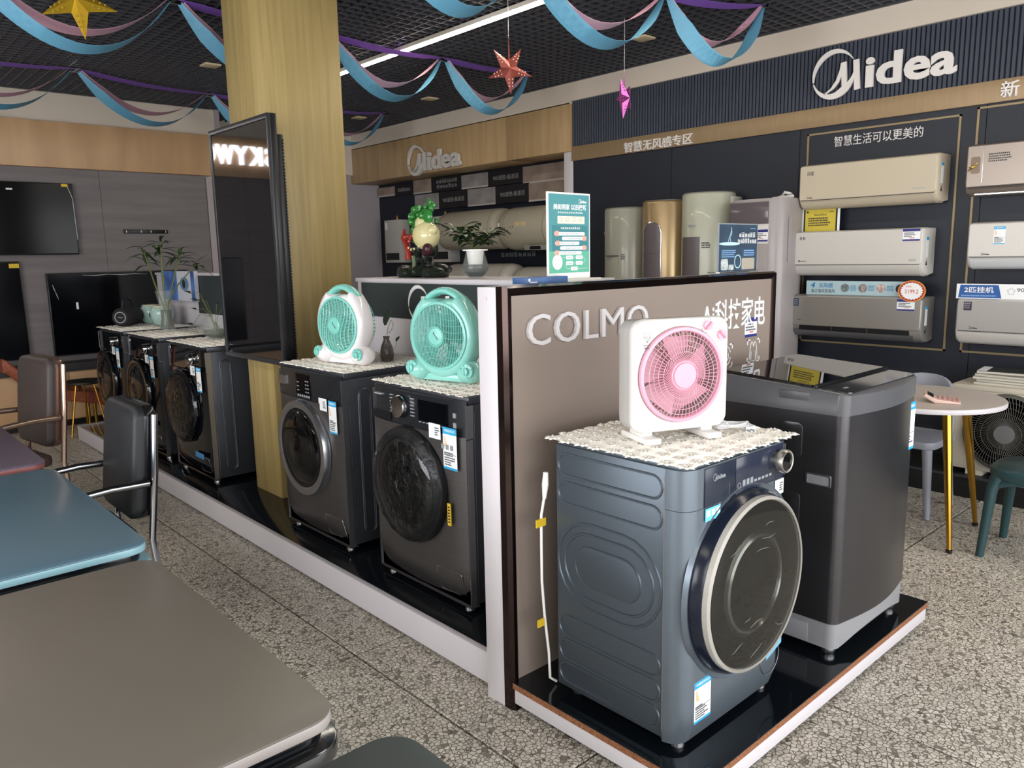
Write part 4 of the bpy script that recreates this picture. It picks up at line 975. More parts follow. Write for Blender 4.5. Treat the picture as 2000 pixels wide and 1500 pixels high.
def pink_fan():
    t = thing('box_fan', 'white square box fan with round pink grille on the blue washer', 'fan', (1.925, 1.395, 0.9705), -22)
    W_, H_, z0 = 0.325, 0.338, 0.030; cz = z0 + H_ / 2; R_ = 0.140; n = 96
    M_pk = mat('pink_plastic', '#dc9db0', 0.28, coat=0.15)
    M_wf = mat('fan_white', '#dedbd9', 0.28, coat=0.1)
    def rr(k, y, r): return [(p[0], y, p[1]) for p in rrect_polar(W_ * k, H_ * k, r, n, 0, cz)]
    def cir(r, y): return [(r * math.cos(2 * math.pi * i / n), y, cz + r * math.sin(2 * math.pi * i / n)) for i in range(n)]
    MB().loft([cir(R_ + 0.008, -0.02), rr(0.985, -0.02, 0.035), rr(1.0, -0.030, 0.037), rr(1.0, -0.040, 0.037), rr(0.975, -0.049, 0.034), cir(R_ + 0.010, -0.049), cir(R_ + 0.003, -0.043), cir(R_ + 0.002, -0.02)], closed=True).build('front_shell', M_wf, t, smooth=50)
    MB().loft([cir(R_ + 0.004, -0.02), rr(0.97, -0.02, 0.034), rr(0.97, 0.045, 0.034), rr(0.93, 0.055, 0.03), cir(R_ + 0.004, 0.055)], closed=True).build('rear_shell', mat('fan_side_grey', '#b9b6b4', 0.35), t, smooth=50)
    rim = MB().lathe([(R_ + 0.003, -0.046), (R_ + 0.001, -0.056), (R_ - 0.008, -0.057), (R_ - 0.012, -0.050), (R_ - 0.012, -0.044)], (0, 0, cz), 'y', 72, closed=True).build('grille_rim', M_pk, t)
    g = MB()
    for k in range(60):
        a = 2 * math.pi * k / 60
        g.tube([((R_ - 0.010) * math.cos(a), -0.052, cz + (R_ - 0.010) * math.sin(a)), (0.105 * math.cos(a), -0.060, cz + 0.105 * math.sin(a)), (0.07 * math.cos(a), -0.063, cz + 0.07 * math.sin(a))], 0.0011, 4)
    for k in range(48):
        a = 2 * math.pi * k / 48
        g.tube([(q * math.cos(a + da), -0.0635, cz + q * math.sin(a + da)) for q, da in ((0.07, 0), (0.063, 0.10), (0.055, 0.26), (0.047, 0.48), (0.043, 0.62))], 0.0011, 4)
    for q in (0.118, 0.103, 0.087, 0.07):
        g.tube([(q * math.cos(2 * math.pi * k / 60), -0.0635 + 0.10 * max(0, q - 0.07) ** 1.0 * 0.15, cz + q * math.sin(2 * math.pi * k / 60)) for k in range(60)], 0.0011, 4, True)
    g.build('grille_wires', M_pk, t)
    hb = MB().lathe([(0.046, -0.060), (0.045, -0.068), (0.042, -0.069), (0.041, -0.066), (0.039, -0.066), (0.037, -0.0705), (0.0005, -0.0715)], (0, 0, cz), 'y', 40).build('hub_cap', M_pk, t)
    bl = MB()
    for k in range(5):
        a = 2 * math.pi * k / 5 + 0.3; loops = []
        for j in range(6):
            q = 0.03 + 0.098 * j / 5; wd = 0.55
            pa = (q * math.cos(a - wd), 0.005, q * math.sin(a - wd)); pb = (q * math.cos(a + wd * 0.9), -0.028, q * math.sin(a + wd * 0.9))
            loops.append([(pa[0], pa[1], cz + pa[2]), (pb[0], pb[1], cz + pb[2]), (pb[0], pb[1] + 0.003, cz + pb[2]), (pa[0], pa[1] + 0.003, cz + pa[2])])
        bl.loft(loops)
    bl.lathe([(0.036, 0.02), (0.036, -0.03), (0.0005, -0.032)], (0, 0, cz), 'y', 24)
    bl.build('fan_blades', mat('pink_blade', '#cf9fac', 0.35), t)
    rg = MB()
    for k in range(40):
        a = 2 * math.pi * k / 40
        rg.tube([((R_ + 0.004) * math.cos(a), 0.05, cz + (R_ + 0.004) * math.sin(a)), (0.10 * math.cos(a), 0.058, cz + 0.10 * math.sin(a)), (0.02 * math.cos(a), 0.06, cz + 0.02 * math.sin(a))], 0.002, 4)
    for q in (0.12, 0.09, 0.06):
        rg.tube([(q * math.cos(2 * math.pi * k / 40), 0.057, cz + q * math.sin(2 * math.pi * k / 40)) for k in range(40)], 0.002, 4, True)
    rg.build('rear_guard', M_pk, t)
    for x, z in ((0.105, z0 + H_ - 0.022), (0.155, z0 + H_ - 0.052)):
        pl_ = MB().lathe([(0.0225, -0.049), (0.0215, -0.052), (0.0005, -0.052)], (x - 0.02, 0, z - 0.004), 'y', 28).build('dial_plate', M_wf, t)
        MB().lathe([(0.0155, -0.051), (0.015, -0.058), (0.0005, -0.059)], (x - 0.02, 0, z - 0.004), 'y', 24).build('knob', M_pk, pl_)
        kb = MB().box(-0.0025, 0.0025, -0.064, -0.057, -0.014, 0.014).build('knob_grip', mat('pink_dark', '#d98a9e', 0.3), pl_, bevel=0.001, loc=(x - 0.02, 0, z - 0.004)); kb.rotation_euler = (0, rad(45 if x < 0.12 else -45), 0)
        marks([(x - 0.02 + 0.019 * math.cos(a) - 0.001, x - 0.02 + 0.019 * math.cos(a) + 0.001, z - 0.004 + 0.019 * math.sin(a) - 0.001, z - 0.004 + 0.019 * math.sin(a) + 0.001) for a in [rad(30 * k) for k in range(12)]], -0.0525, -0.052).build('dial_print', M_txtd, pl_, smooth=0)
    # diamond mark and lettering
    dm = MB(); cx, czz = -0.118, z0 + H_ - 0.058
    D = [(-0.012, 0.006), (-0.007, 0.011), (0.007, 0.011), (0.012, 0.006), (0.0, -0.010), (-0.012, 0.006), (0.012, 0.006)]
    dm.tube([(cx + p[0], -0.0495, czz + p[1]) for p in D], 0.0007, 4)
    dm.tube([(cx - 0.004, -0.0495, czz + 0.006), (cx, -0.0495, czz - 0.010), (cx + 0.004, -0.0495, czz + 0.006)], 0.0006, 4)
    for k in range(7):
        a = rad(30 + 20 * k); dm.tube([(cx + 0.015 * math.cos(a), -0.0495, czz + 0.005 + 0.013 * math.sin(a)), (cx + 0.02 * math.cos(a), -0.0495, czz + 0.005 + 0.018 * math.sin(a))], 0.0006, 4)
    dm.build('diamond_mark', M_txtg, t)
    txt('mark_lettering', 'Diamond', cx, czz - 0.017, -0.049, 0.026, 0.004, M_txtd, t, 0.0005)
    txt('mark_lettering', '钻石牌', cx, czz - 0.025, -0.049, 0.018, 0.006, M_txtd, t, 0.0005, 0.01)
    for sx in (-1, 1):
        MB().box(sx * 0.105 - 0.024, sx * 0.105 + 0.024, -0.075, 0.085, 0.0, 0.018).build('foot', M_wf, t, bevel=0.003)
        MB().box(sx * 0.105 - 0.02, sx * 0.105 + 0.02, -0.03, 0.04, 0.016, 0.036).build('foot_post', M_wf, t, bevel=0.003)
    # bundled lead with plug
    pts = []
    for k in range(60):
        a = 2 * math.pi * k / 20; q = 1 + 0.05 * math.sin(k * 1.7)
        pts.append((0.235 + 0.060 * q * math.cos(a), 0.02 + 0.018 * q * math.sin(a), 0.006 + 0.004 * (k // 20) + 0.002 * math.sin(k)))
    pts += [(0.285, 0.0, 0.012), (0.29, -0.03, 0.008), (0.27, -0.045, 0.010)]
    cb = MB().tube(pts, 0.0032, 6).build('power_lead', mat('lead_white', '#dfe0e4', 0.4), t, label='white bundled power lead')
    MB().tube([(0.185, 0.035, 0.02), (0.2, 0.0, 0.024), (0.205, -0.01, 0.01)], 0.002, 5).build('wire_tie', M_offw, cb)
    MB().loft([[(0.27 + y_, -0.045 + x_ * 0.6, 0.012 + z_) for y_, z_ in ((-0.005, -0.005), (0.005, -0.005), (0.005, 0.005), (-0.005, 0.005))] for x_ in (0,)] + [[(0.245 + y_, -0.062, 0.014 + z_) for y_, z_ in ((-0.013, -0.009), (0.013, -0.009), (0.013, 0.009), (-0.013, 0.009))], [(0.232 + y_, -0.070, 0.014 + z_) for y_, z_ in ((-0.012, -0.009), (0.012, -0.009), (0.012, 0.009), (-0.012, 0.009))]]).build('plug', mat('plug_grey', '#d0d2d8', 0.35), cb)
    MB().box(0.222, 0.2255, -0.092, -0.068, 0.010, 0.016).box(0.236, 0.2395, -0.092, -0.068, 0.010, 0.016).build('plug_pin', M_steel, cb)
    return t
pink_fan()
# ================================================================ RIGHT WALL: SIGNS, AIR CONDITIONERS, HEATERS
M_sign = mat('sign_white_acrylic', '#dedad6', 0.4)
def sign(name, label, loc, rz=-90): return thing(name, label, 'sign', loc, rz)
s = sign('brand_sign', 'large white Midea ring logo standing on the ribbed dark sign board', (5.576, 2.855, 2.738))
brand_logo(s, 0.478, 0.0, 0.0, 0.955, M_sign, 0.016)
s = sign('sign_lettering', 'white Chinese lettering on the gold band above the tall air conditioners', (5.5775, 4.60, 2.447))
txt('lettering', '智慧无风感专区', 0.365, 0.0, 0.0, 0.72, 0.088, M_sign, s, 0.012, 0.012)
s = sign('sign_lettering', 'single white Chinese character on the gold band at the right edge of the photo', (5.5775, 1.645, 2.465))
txt('lettering', '新', 0.05, 0.0, 0.0, 0.10, 0.095, M_sign, s, 0.012, 0.012)
s = sign('sign_lettering', 'thin white Chinese slogan above the topmost beige wall air conditioner', (5.5995, 2.69, 2.282))
txt('lettering', '智慧生活可以更美的', 0.30, 0.0, 0.0, 0.60, 0.072, M_sign, s, 0.002, 0.0)
s = sign('brand_sign', 'white Midea ring logo with thick letters on the oak fascia over the water heaters', (5.545, 7.83, 2.64))
brand_logo(s, 0.485, 0.0, 0.0, 0.99, mat('sign_white_acrylic2', '#cfcac4', 0.4), 0.035)
s = thing('brand_sign', 'glowing white SKYWORTH sign on the oak fascia of the television wall', 'sign', (0, 8.398, 2.648))
M_glow = mat('lit_sign_face', '#ffffff', 0.5, emit='#f4f6ff', es=6.0)
for ch, x, w_ in (('S', -0.29, 0.15), ('K', -0.107, 0.15), ('Y', 0.057, 0.165), ('W', 0.235, 0.19), ('O', 0.425, 0.17), ('R', 0.605, 0.15), ('T', 0.765, 0.14), ('H', 0.93, 0.15)):
    txt('letter', ch, x, 0.0, 0.0, w_, 0.20, M_glow, s, 0.05, 0.03)

# ---------------------------------------------------------------- wall-mounted air conditioners
def wall_ac(y_left, z0, z1, L_, label, bodym, frontm, style):
    H_ = z1 - z0; D_ = 0.20
    t = thing('wall_air_conditioner', label, 'air conditioner', (5.5985, y_left, z0), -90)
    prof = [(0.0, 0.012), (-0.09, 0.0), (-0.14, 0.004), (-0.172, 0.022), (-0.19, 0.055), (-0.198, 0.09), (-0.1965, H_ - 0.028), (-0.188, H_ - 0.008), (-0.17, H_), (0.0, H_)]
    def body(x0, x1, k=1.0, mt=bodym, name='body', ox=0.0):
        xs_ = [x0, x0 + 0.006, x0 + 0.018, x1 - 0.018, x1 - 0.006, x1]
        sc = [0.93, 0.98, 1.0, 1.0, 0.98, 0.93]
        cz_ = H_ / 2
        return MB().loft([[(x, p[0] * s_, cz_ + (p[1] - cz_) * (0.5 + 0.5 * s_)) for p in prof] for x, s_ in zip(xs_, sc)]).build(name, mt, t, smooth=35)
    body(0, L_)
    # front panel
    zf = {'champagne': 0.062, 'white': 0.078, 'silver': 0.085, 'bronze': 0.05, 'white2': 0.075, 'grey': 0.085}[style]
    pts = rrect(0.008, L_ - 0.008, zf, H_ - 0.010, 0.016, 4)
    MB().loft([[(p[0], -0.186, p[1]) for p in pts], [(p[0], -0.200, p[1]) for p in pts], [(0.004 + (p[0] - L_ / 2) * 0.0 + min(max(p[0], 0.012), L_ - 0.012) - 0.004, -0.2025, min(max(p[1], zf + 0.004), H_ - 0.014)) for p in pts]]).build('front_panel', frontm, t, smooth=35)
    if style == 'silver':
        MB().box(0.07, L_ - 0.075, -0.1985, -0.17, zf - 0.034, zf - 0.002).build('outlet_slot', M_black, t)
        b = MB()
        for x in (0.31, 0.56): b.box(x, x + 0.006, -0.2, -0.18, zf - 0.034, zf - 0.002)
        b.build('slot_rib', M_dgrey, t)
        q = [(-0.05, -0.004), (-0.13, 0.0), (-0.165, 0.014), (-0.188, 0.040), (-0.194, zf - 0.036), (-0.186, zf - 0.036), (-0.16, 0.022), (-0.05, 0.01)]
        MB().loft([[(x, p[0] - 0.004, p[1]) for p in q] for x in (0.02, L_ - 0.05)]).build('air_flap', mat('ac_flap_grey', '#77787a', 0.35, metal=0.4), t, smooth=50)
    else:
        MB().box(0.02, L_ - 0.02, -0.1992, -0.15, zf - 0.0045, zf - 0.001).build('panel_gap', M_txtd, t)
        q = [(-0.03, 0.0), (-0.09, -0.004), (-0.142, 0.0), (-0.176, 0.019), (-0.1945, zf - 0.014), (-0.18, zf - 0.014), (-0.03, 0.012)]
        MB().loft([[(x, p[0], p[1]) for p in q] for x in (0.02, L_ - 0.02)]).build('air_flap', bodym if style != 'white2' else mat('ac_flap_light', '#c6c9cc', 0.3), t, smooth=50)
    # stickers on the end cap (right side as seen)
    xs_ = L_ - 0.0005
    if style in ('champagne', 'white', 'silver'):
        e = MB().box(xs_, xs_ + 0.0012, -0.15, -0.11, H_ * 0.38, H_ * 0.80).build('side_label', M_paper, t)
        MB().box(xs_ + 0.0012, xs_ + 0.0018, -0.15, -0.11, H_ * 0.74, H_ * 0.80).build('label_band', MATS['label_blue'], e)
        MB().prism([(-0.148, H_ * 0.22), (-0.118, H_ * 0.22), (-0.133, H_ * 0.33)], xs_, xs_ + 0.0012, 'x').build('warning_triangle', M_txtd, t)
    return t
M_champ = mat('ac_champagne', '#b9ae9a', 0.34, coat=0.1)
M_acw = mat('ac_white', '#c4c1bc', 0.32, coat=0.1)
M_acs = mat('ac_silver', '#9a9793', 0.32, metal=0.55)
M_acb = mat('ac_bronze_silver', '#958a81', 0.3, metal=0.5)
M_acg = mat('ac_grey_front', '#a19f9c', 0.35, metal=0.2)
yf = -0.2026
a1 = wall_ac(2.84, 1.812, 2.118, 0.93, 'champagne beige wall air conditioner, topmost under the Chinese slogan', M_champ, M_champ, 'champagne')
txt('model_lettering', '风曜', 0.085, 0.243, yf, 0.05, 0.030, M_txtd, a1, 0.0005)
brand_logo(a1, 0.085, 0.078, yf, 0.045, M_txtd, 0.0005)
marks(fine_print(0.78, 0.87, 0.088, 0.096, 1, rnd), yf - 0.0005, yf + 0.001).build('fine_print', M_txtg, a1, smooth=0)
a2 = wall_ac(2.875, 1.342, 1.655, 0.905, 'white wall air conditioner below the yellow certificate', M_acw, M_acw, 'white')
glyphs('model_lettering', 2, 0.08, 0.265, yf, 0.045, 0.026, M_txtd, a2)
MB().box(0.055, 0.066, yf - 0.0006, yf + 0.001, 0.098, 0.110).build('model_mark', M_txtd, a2)
marks(fine_print(0.068, 0.115, 0.098, 0.106, 1, rnd), yf - 0.0005, yf + 0.001).build('fine_print', M_txtd, a2, smooth=0)
marks(fine_print(0.82, 0.87, 0.094, 0.112, 2, rnd), yf - 0.0005, yf + 0.001).build('fine_print', M_txtg, a2, smooth=0)
price_tag(a2, 0.775, 0.228, yf + 0.0004, 0.108, 0.078, 41)
a3 = wall_ac(2.865, 0.900, 1.205, 0.915, 'silver wall air conditioner with open dark outlet slot, lowest of the left column', M_acs, M_acs, 'silver')
MB().box(0.022, 0.062, yf - 0.0008, yf + 0.001, 0.222, 0.278).build('feature_sticker', mat('sticker_navy', '#2c3d55', 0.4), a3)
marks(fine_print(0.027, 0.058, 0.228, 0.272, 3, rnd), yf - 0.0014, yf - 0.0008).build('sticker_print', M_txtg, a3, smooth=0)
marks(fine_print(0.055, 0.085, 0.118, 0.126, 1, rnd), yf - 0.0005, yf + 0.001).build('fine_print', M_txtd, a3, smooth=0)
price_tag(a3, 0.755, 0.215, yf + 0.0004, 0.112, 0.075, 42)
a4 = wall_ac(1.755, 1.835, 2.140, 0.95, 'bronze silver wall air conditioner with a gold emblem, top right', M_acb, M_acb, 'bronze')
MB().prism(rrect(0.030, 0.082, 0.13, 0.23, 0.012, 3), yf - 0.001, yf + 0.002).build('emblem_plate', mat('emblem_bronze', '#6f6152', 0.3, metal=0.6), a4)
MB().tube([(0.015, yf - 0.006, 0.145), (0.035, yf - 0.008, 0.165), (0.05, yf - 0.007, 0.178), (0.068, yf - 0.006, 0.19)], [0.001, 0.006, 0.007, 0.001], 6).tube([(0.02, yf - 0.007, 0.17), (0.045, yf - 0.008, 0.168), (0.062, yf - 0.006, 0.175)], [0.001, 0.005, 0.001], 6).build('gold_emblem', mat('emblem_gold', '#d9b25a', 0.2, metal=1.0), a4)
MB().box(0.095, 0.0975, yf - 0.001, yf + 0.002, 0.075, 0.29).build('chrome_line', M_chrome, a4)
MB().box(0.05, 0.93, -0.17, -0.166, 0.004, 0.010).build('chrome_line', M_chrome, a4)
marks(fine_print(0.125, 0.25, 0.19, 0.245, 4, rnd), yf - 0.0005, yf + 0.001).build('fine_print', M_txtd, a4, smooth=0)
a5 = wall_ac(1.715, 1.388, 1.672, 0.95, 'white wall air conditioner with blue energy label, middle right', M_acw, M_acw, 'white2')
energy_label(a5, 0.145, 0.150, yf + 0.0003, 0.062, 0.105, 43)
brand_logo(a5, 0.105, 0.092, yf, 0.05, M_txtd, 0.0005)
a6 = wall_ac(1.750, 0.920, 1.202, 0.95, 'grey fronted wall air conditioner with white underside, lowest right', M_acw, M_acg, 'grey')
MB().box(0.045, 0.09, yf - 0.0008, yf + 0.001, 0.212, 0.266).build('feature_sticker', mat('sticker_plum', '#3a2c3e', 0.4), a6)
marks(fine_print(0.05, 0.085, 0.222, 0.262, 3, rnd), yf - 0.0014, yf - 0.0008).build('sticker_print', M_txtg, a6, smooth=0)
brand_logo(a6, 0.105, 0.105, yf, 0.05, M_txtd, 0.0005)

# certificate standing on the middle-left unit
ct = thing('certificate', 'yellow certificate in a black and white clear holder above the white air conditioner', 'certificate', (5.50, 2.860, 1.656), -90)
MB().box(0, 0.285, -0.003, 0.0, 0.0, 0.172).build('holder', M_paper, ct)
MB().box(0.018, 0.268, -0.005, -0.003, 0.0, 0.166).build('mount', M_black, ct)
MB().box(0.030, 0.257, -0.0065, -0.005, 0.0, 0.157).build('certificate_sheet', mat('certificate_yellow', '#c3b23f', 0.5), ct)
marks(fine_print(0.055, 0.225, 0.035, 0.10, 4, rnd, 0.85) + [(0.04, 0.055, 0.132, 0.144)], -0.0072, -0.0065).build('certificate_print', M_txtd, ct, smooth=0)
glyphs('certificate_title', 7, 0.143, 0.115, -0.0065, 0.095, 0.013, M_txtd, ct)
brand_logo(ct, 0.225, 0.138, -0.0066, 0.032, M_txtd, 0.0006)

# advertising strips standing on the lower units
st = thing('advertising_strip', 'pale blue advertising strip with round photos on top of the silver air conditioner', 'poster', (5.45, 2.775, 1.206), -90)
MB().box(0, 0.755, -0.003, 0.0, 0.0, 0.098).build('board', mat('strip_pale_blue', '#a9c3cc', 0.5), st)
txt('strip_lettering', '4', 0.048, 0.067, -0.003, 0.035, 0.040, mat('print_teal', '#2f7fae', 0.5), st, 0.001, 0.02, shear=0.2)
txt('strip_lettering', '无风感', 0.145, 0.066, -0.003, 0.105, 0.034, MATS['print_teal'], st, 0.001, 0.01)
txt('strip_lettering', '真正强风变美风', 0.125, 0.026, -0.003, 0.175, 0.026, M_txtd, st, 0.0008, 0.0)
for k, c in enumerate(('#6d7a7c', '#8d8682', '#b39f9a', '#2b2d30')):
    x = 0.285 + 0.125 * k
    MB().lathe([(0.030, -0.003), (0.030, -0.0045), (0.0005, -0.0045)], (x, 0, 0.05), 'y', 24).build('photo_disc', mat('strip_photo_%d' % k, c, 0.5, noise=((40, 40, 40), 0.6, 3)), st)
    marks(fine_print(x + 0.037, x + 0.085, 0.03, 0.07, 4, rnd), -0.0036, -0.003).build('fine_print', MATS['print_teal'], st, smooth=0)
bt = thing('price_burst', 'oval orange rimmed price burst on the silver air conditioner reading 3199.2', 'price sign', (5.393, 2.02, 1.245), -90)
MB().lathe([(0.085, 0.0), (0.085, -0.003), (0.0005, -0.003)], (0, 0, 0), 'y', 40, sx=1.02, sy=0.82).build('orange_rim', mat('burst_orange', '#e59a3e', 0.5), bt)
MB().lathe([(0.079, -0.003), (0.079, -0.004), (0.0005, -0.004)], (0, 0, 0), 'y', 40, sx=1.02, sy=0.82).build('red_ring', mat('burst_red', '#a83f2c', 0.5), bt)
pts = []
for k in range(44):
    a = 2 * math.pi * k / 44; r_ = 0.071 if k % 2 else 0.063; pts.append((r_ * 1.02 * math.cos(a), r_ * 0.82 * math.sin(a)))
MB().prism(pts, -0.004, -0.005).build('white_burst', M_paper, bt, smooth=0)
txt('price_lettering', '3199.2', 0.0, -0.002, -0.005, 0.085, 0.026, mat('print_red', '#c8402c', 0.5), bt, 0.0008)
glyphs('price_print', 3, -0.02, 0.030, -0.005, 0.04, 0.012, MATS['print_red'], bt)
s2 = thing('advertising_strip', 'white and blue strip reading 2匹挂机 on the lowest right air conditioner', 'poster', (5.45, 1.770, 1.203), -90)
MB().box(0, 0.80, -0.003, 0.0, 0.0, 0.092).build('board', M_paper, s2)
MB().prism([(0.012, 0.006), (0.255, 0.006), (0.235, 0.086), (0.022, 0.086)], -0.003, -0.0042).build('blue_field', mat('strip_blue', '#24579c', 0.45), s2)
txt('strip_lettering', '2匹挂机', 0.128, 0.056, -0.0042, 0.165, 0.038, M_txtw, s2, 0.0008, 0.015)
marks(fine_print(0.03, 0.225, 0.012, 0.026, 1, rnd), -0.0048, -0.0042).build('fine_print', mat('print_pale_blue', '#7fa8d8', 0.5), s2, smooth=0)
txt('strip_lettering', '900', 0.365, 0.058, -0.003, 0.06, 0.022, M_txtd, s2, 0.0006)
MB().tube([(0.305 + 0.018 * math.cos(a) * (1 + 0.25 * math.sin(5 * a)), -0.0035, 0.048 + 0.018 * math.sin(a) * (1 + 0.25 * math.sin(5 * a))) for a in [2 * math.pi * k / 40 for k in range(40)]], 0.001, 4, True).build('flower_icon', M_txtg, s2)

# ---------------------------------------------------------------- floor-standing air conditioners
def oval(a, b_, n=36, p=2.0):
    pts = []
    for i in range(n):
        t_ = 2 * math.pi * i / n; c_, s_ = math.cos(t_), math.sin(t_)
        pts.append((a * math.copysign(abs(c_) ** (2 / p), c_), b_ * math.copysign(abs(s_) ** (2 / p), s_)))
    return pts
def tower(yc, h, a, b_, label, m, p=2.3, x=5.385):
    t = thing('tower_air_conditioner', label, 'air conditioner', (x, yc, 0.141), -66)
    o = oval(a, b_, 40, p)
    MB().loft([[(q[0] * k, q[1] * k, z) for q in o] for k, z in ((0.97, 0.0), (1.0, 0.03), (1.0, h - 0.02), (0.985, h - 0.006), (0.94, h))]).build('body', m, t, smooth=50)
    MB().loft([[(q[0] * 0.94, q[1] * 0.94, z) for q in o] for z in (h, h + 0.006)]).build('top_cap', mat('tower_cap', '#5d5a55', 0.5), t)
    return t
M_ta = mat('tower_sage', '#8d8d80', 0.25, coat=0.2)
M_tb = mat('tower_gold', '#a08a66', 0.25, metal=0.5)
M_tc = mat('tower_ivory', '#a3a594', 0.25, coat=0.2)
M_td = mat('tower_rose_white', '#969090', 0.3, coat=0.1)
M_slot = mat('tower_slot', '#5a5355', 0.35)
t1 = tower(4.40, 1.765, 0.195, 0.17, 'sage grey tower air conditioner just right of the green stand-up poster', M_ta)
MB().tube([(-0.18, -0.10, 1.55), (-0.13, -0.135, 1.66), (-0.05, -0.165, 1.66), (-0.03, -0.168, 1.63), (-0.03, -0.168, 1.30)], 0.002, 5).build('panel_seam', mat('tower_seam', '#7f8074', 0.4), t1)
MB().box(-0.14, -0.03, -0.172, -0.15, 1.36, 1.368).build('dark_line', M_txtd, t1)
marks(fine_print(-0.01, 0.03, 1.33, 1.38, 3, rnd), -0.1715, -0.165).build('fine_print', M_txtd, t1, smooth=0)
t2 = tower(3.985, 1.80, 0.195, 0.175, 'gold tower air conditioner with arched grey outlet', M_tb)
def on_oval(x, a, b_, p): return -b_ * (max(0, 1 - (abs(x) / a) ** p)) ** (1 / p)
def curved_plate(t, name, m, x0, x1, z0, z1, a, b_, p, off, arch=False, nx=12):
    loops = []
    top = []
    for i in range(nx + 1):
        x = x0 + (x1 - x0) * i / nx; y = on_oval(x, a, b_, p) - off
        zz = z1
        if arch:
            u = (i / nx - 0.5) * 2; zz = z1 - (x1 - x0) / 2 * (1 - math.sqrt(max(0, 1 - u * u)))
        top.append((x, y, zz))
    pts_b = [(q[0], q[1], z0) for q in top]
    return MB().loft([pts_b + [(q[0], q[1] + off + 0.004, z0) for q in reversed(pts_b)], top + [(q[0], q[1] + off + 0.004, q[2]) for q in reversed(top)]]).build(name, m, t, smooth=50), top
pl_, top = curved_plate(t2, 'outlet_panel', M_slot, -0.165, -0.005, 0.25, 1.63, 0.195, 0.175, 2.3, 0.003, True)
e0, e1 = (top[0][0], top[0][1] - 0.002, 0.3), (top[-1][0], top[-1][1] - 0.002, 0.3)
MB().tube([e0] + [(q[0], q[1] - 0.002, q[2]) for q in top] + [e1], 0.004, 6).build('chrome_arch', M_chrome, pl_)
MB().tube([(q[0], q[1] - 0.002, 1.38) for q in top], 0.003, 5).build('chrome_band', M_chrome, pl_)
t3 = tower(3.580, 1.835, 0.205, 0.175, 'ivory tower air conditioner with long dark grey slot and winged side', M_tc, 2.5)
curved_plate(t3, 'outlet_panel', M_slot, -0.185, -0.035, 0.2, 1.50, 0.205, 0.175, 2.5, 0.003)
MB().loft([[(q[0] * 0.11 + 0.135, q[1] * 0.15 + 0.04, z) for q in oval(1, 1, 24, 2.6)] for z in (0.05, 1.80)]).build('side_wing', mat('tower_wing', '#a09c92', 0.3), t3, smooth=50)
marks(fine_print(-0.02, 0.05, 1.41, 1.46, 3, rnd), -0.1785, -0.165).build('fine_print', M_txtd, t3, smooth=0)
marks(fine_print(-0.13, -0.06, 1.575, 1.60, 1, rnd), -0.175, -0.15).build('fine_print', M_txtg, t3, smooth=0)
t4 = thing('tower_air_conditioner', 'rose white tower air conditioner with squared front and dark display, rightmost of the towers', 'air conditioner', (5.385, 3.070, 0.141), -90)
o4 = oval(0.225, 0.19, 40, 4.0)
MB().loft([[(q[0] * k, q[1] * k, z) for q in o4] for k, z in ((0.98, 0.0), (1.0, 0.02), (1.0, 1.73), (0.98, 1.755))]).build('body', M_td, t4, smooth=50)
MB().box(-0.20, 0.115, -0.196, -0.18, 1.575, 1.735).build('display_window', mat('tower_display', '#5b5458', 0.12), t4, bevel=0.006)
MB().box(-0.205, 0.118, -0.198, -0.18, 1.43, 1.575).build('front_band', M_acw, t4, bevel=0.004)
MB().box(-0.195, -0.12, -0.1995, -0.198, 1.44, 1.53).build('feature_sticker', M_black, t4)
brand_logo(t4, -0.04, 1.475, -0.198, 0.045, M_txtd, 0.0005)
price_tag(t4, 0.005, 1.45, -0.198, 0.115, 0.085, 44)
MB().box(-0.205, 0.118, -0.197, -0.18, 0.06, 1.43).build('lower_front', M_td, t4, bevel=0.004)
MB().box(0.2245, 0.227, -0.10, -0.06, 1.30, 1.62).build('side_label', mat('side_label_grey', '#9a969a', 0.5), t4)
MB().tube([(0.06, 0.0, 1.757), (0.1, 0.02, 1.775), (0.13, 0.0, 1.80), (0.16, 0.03, 1.79), (0.19, 0.01, 1.77), (0.15, -0.02, 1.765), (0.1, -0.03, 1.762), (0.05, -0.02, 1.76)], 0.011, 8).build('bundled_cord', M_acw, t4)

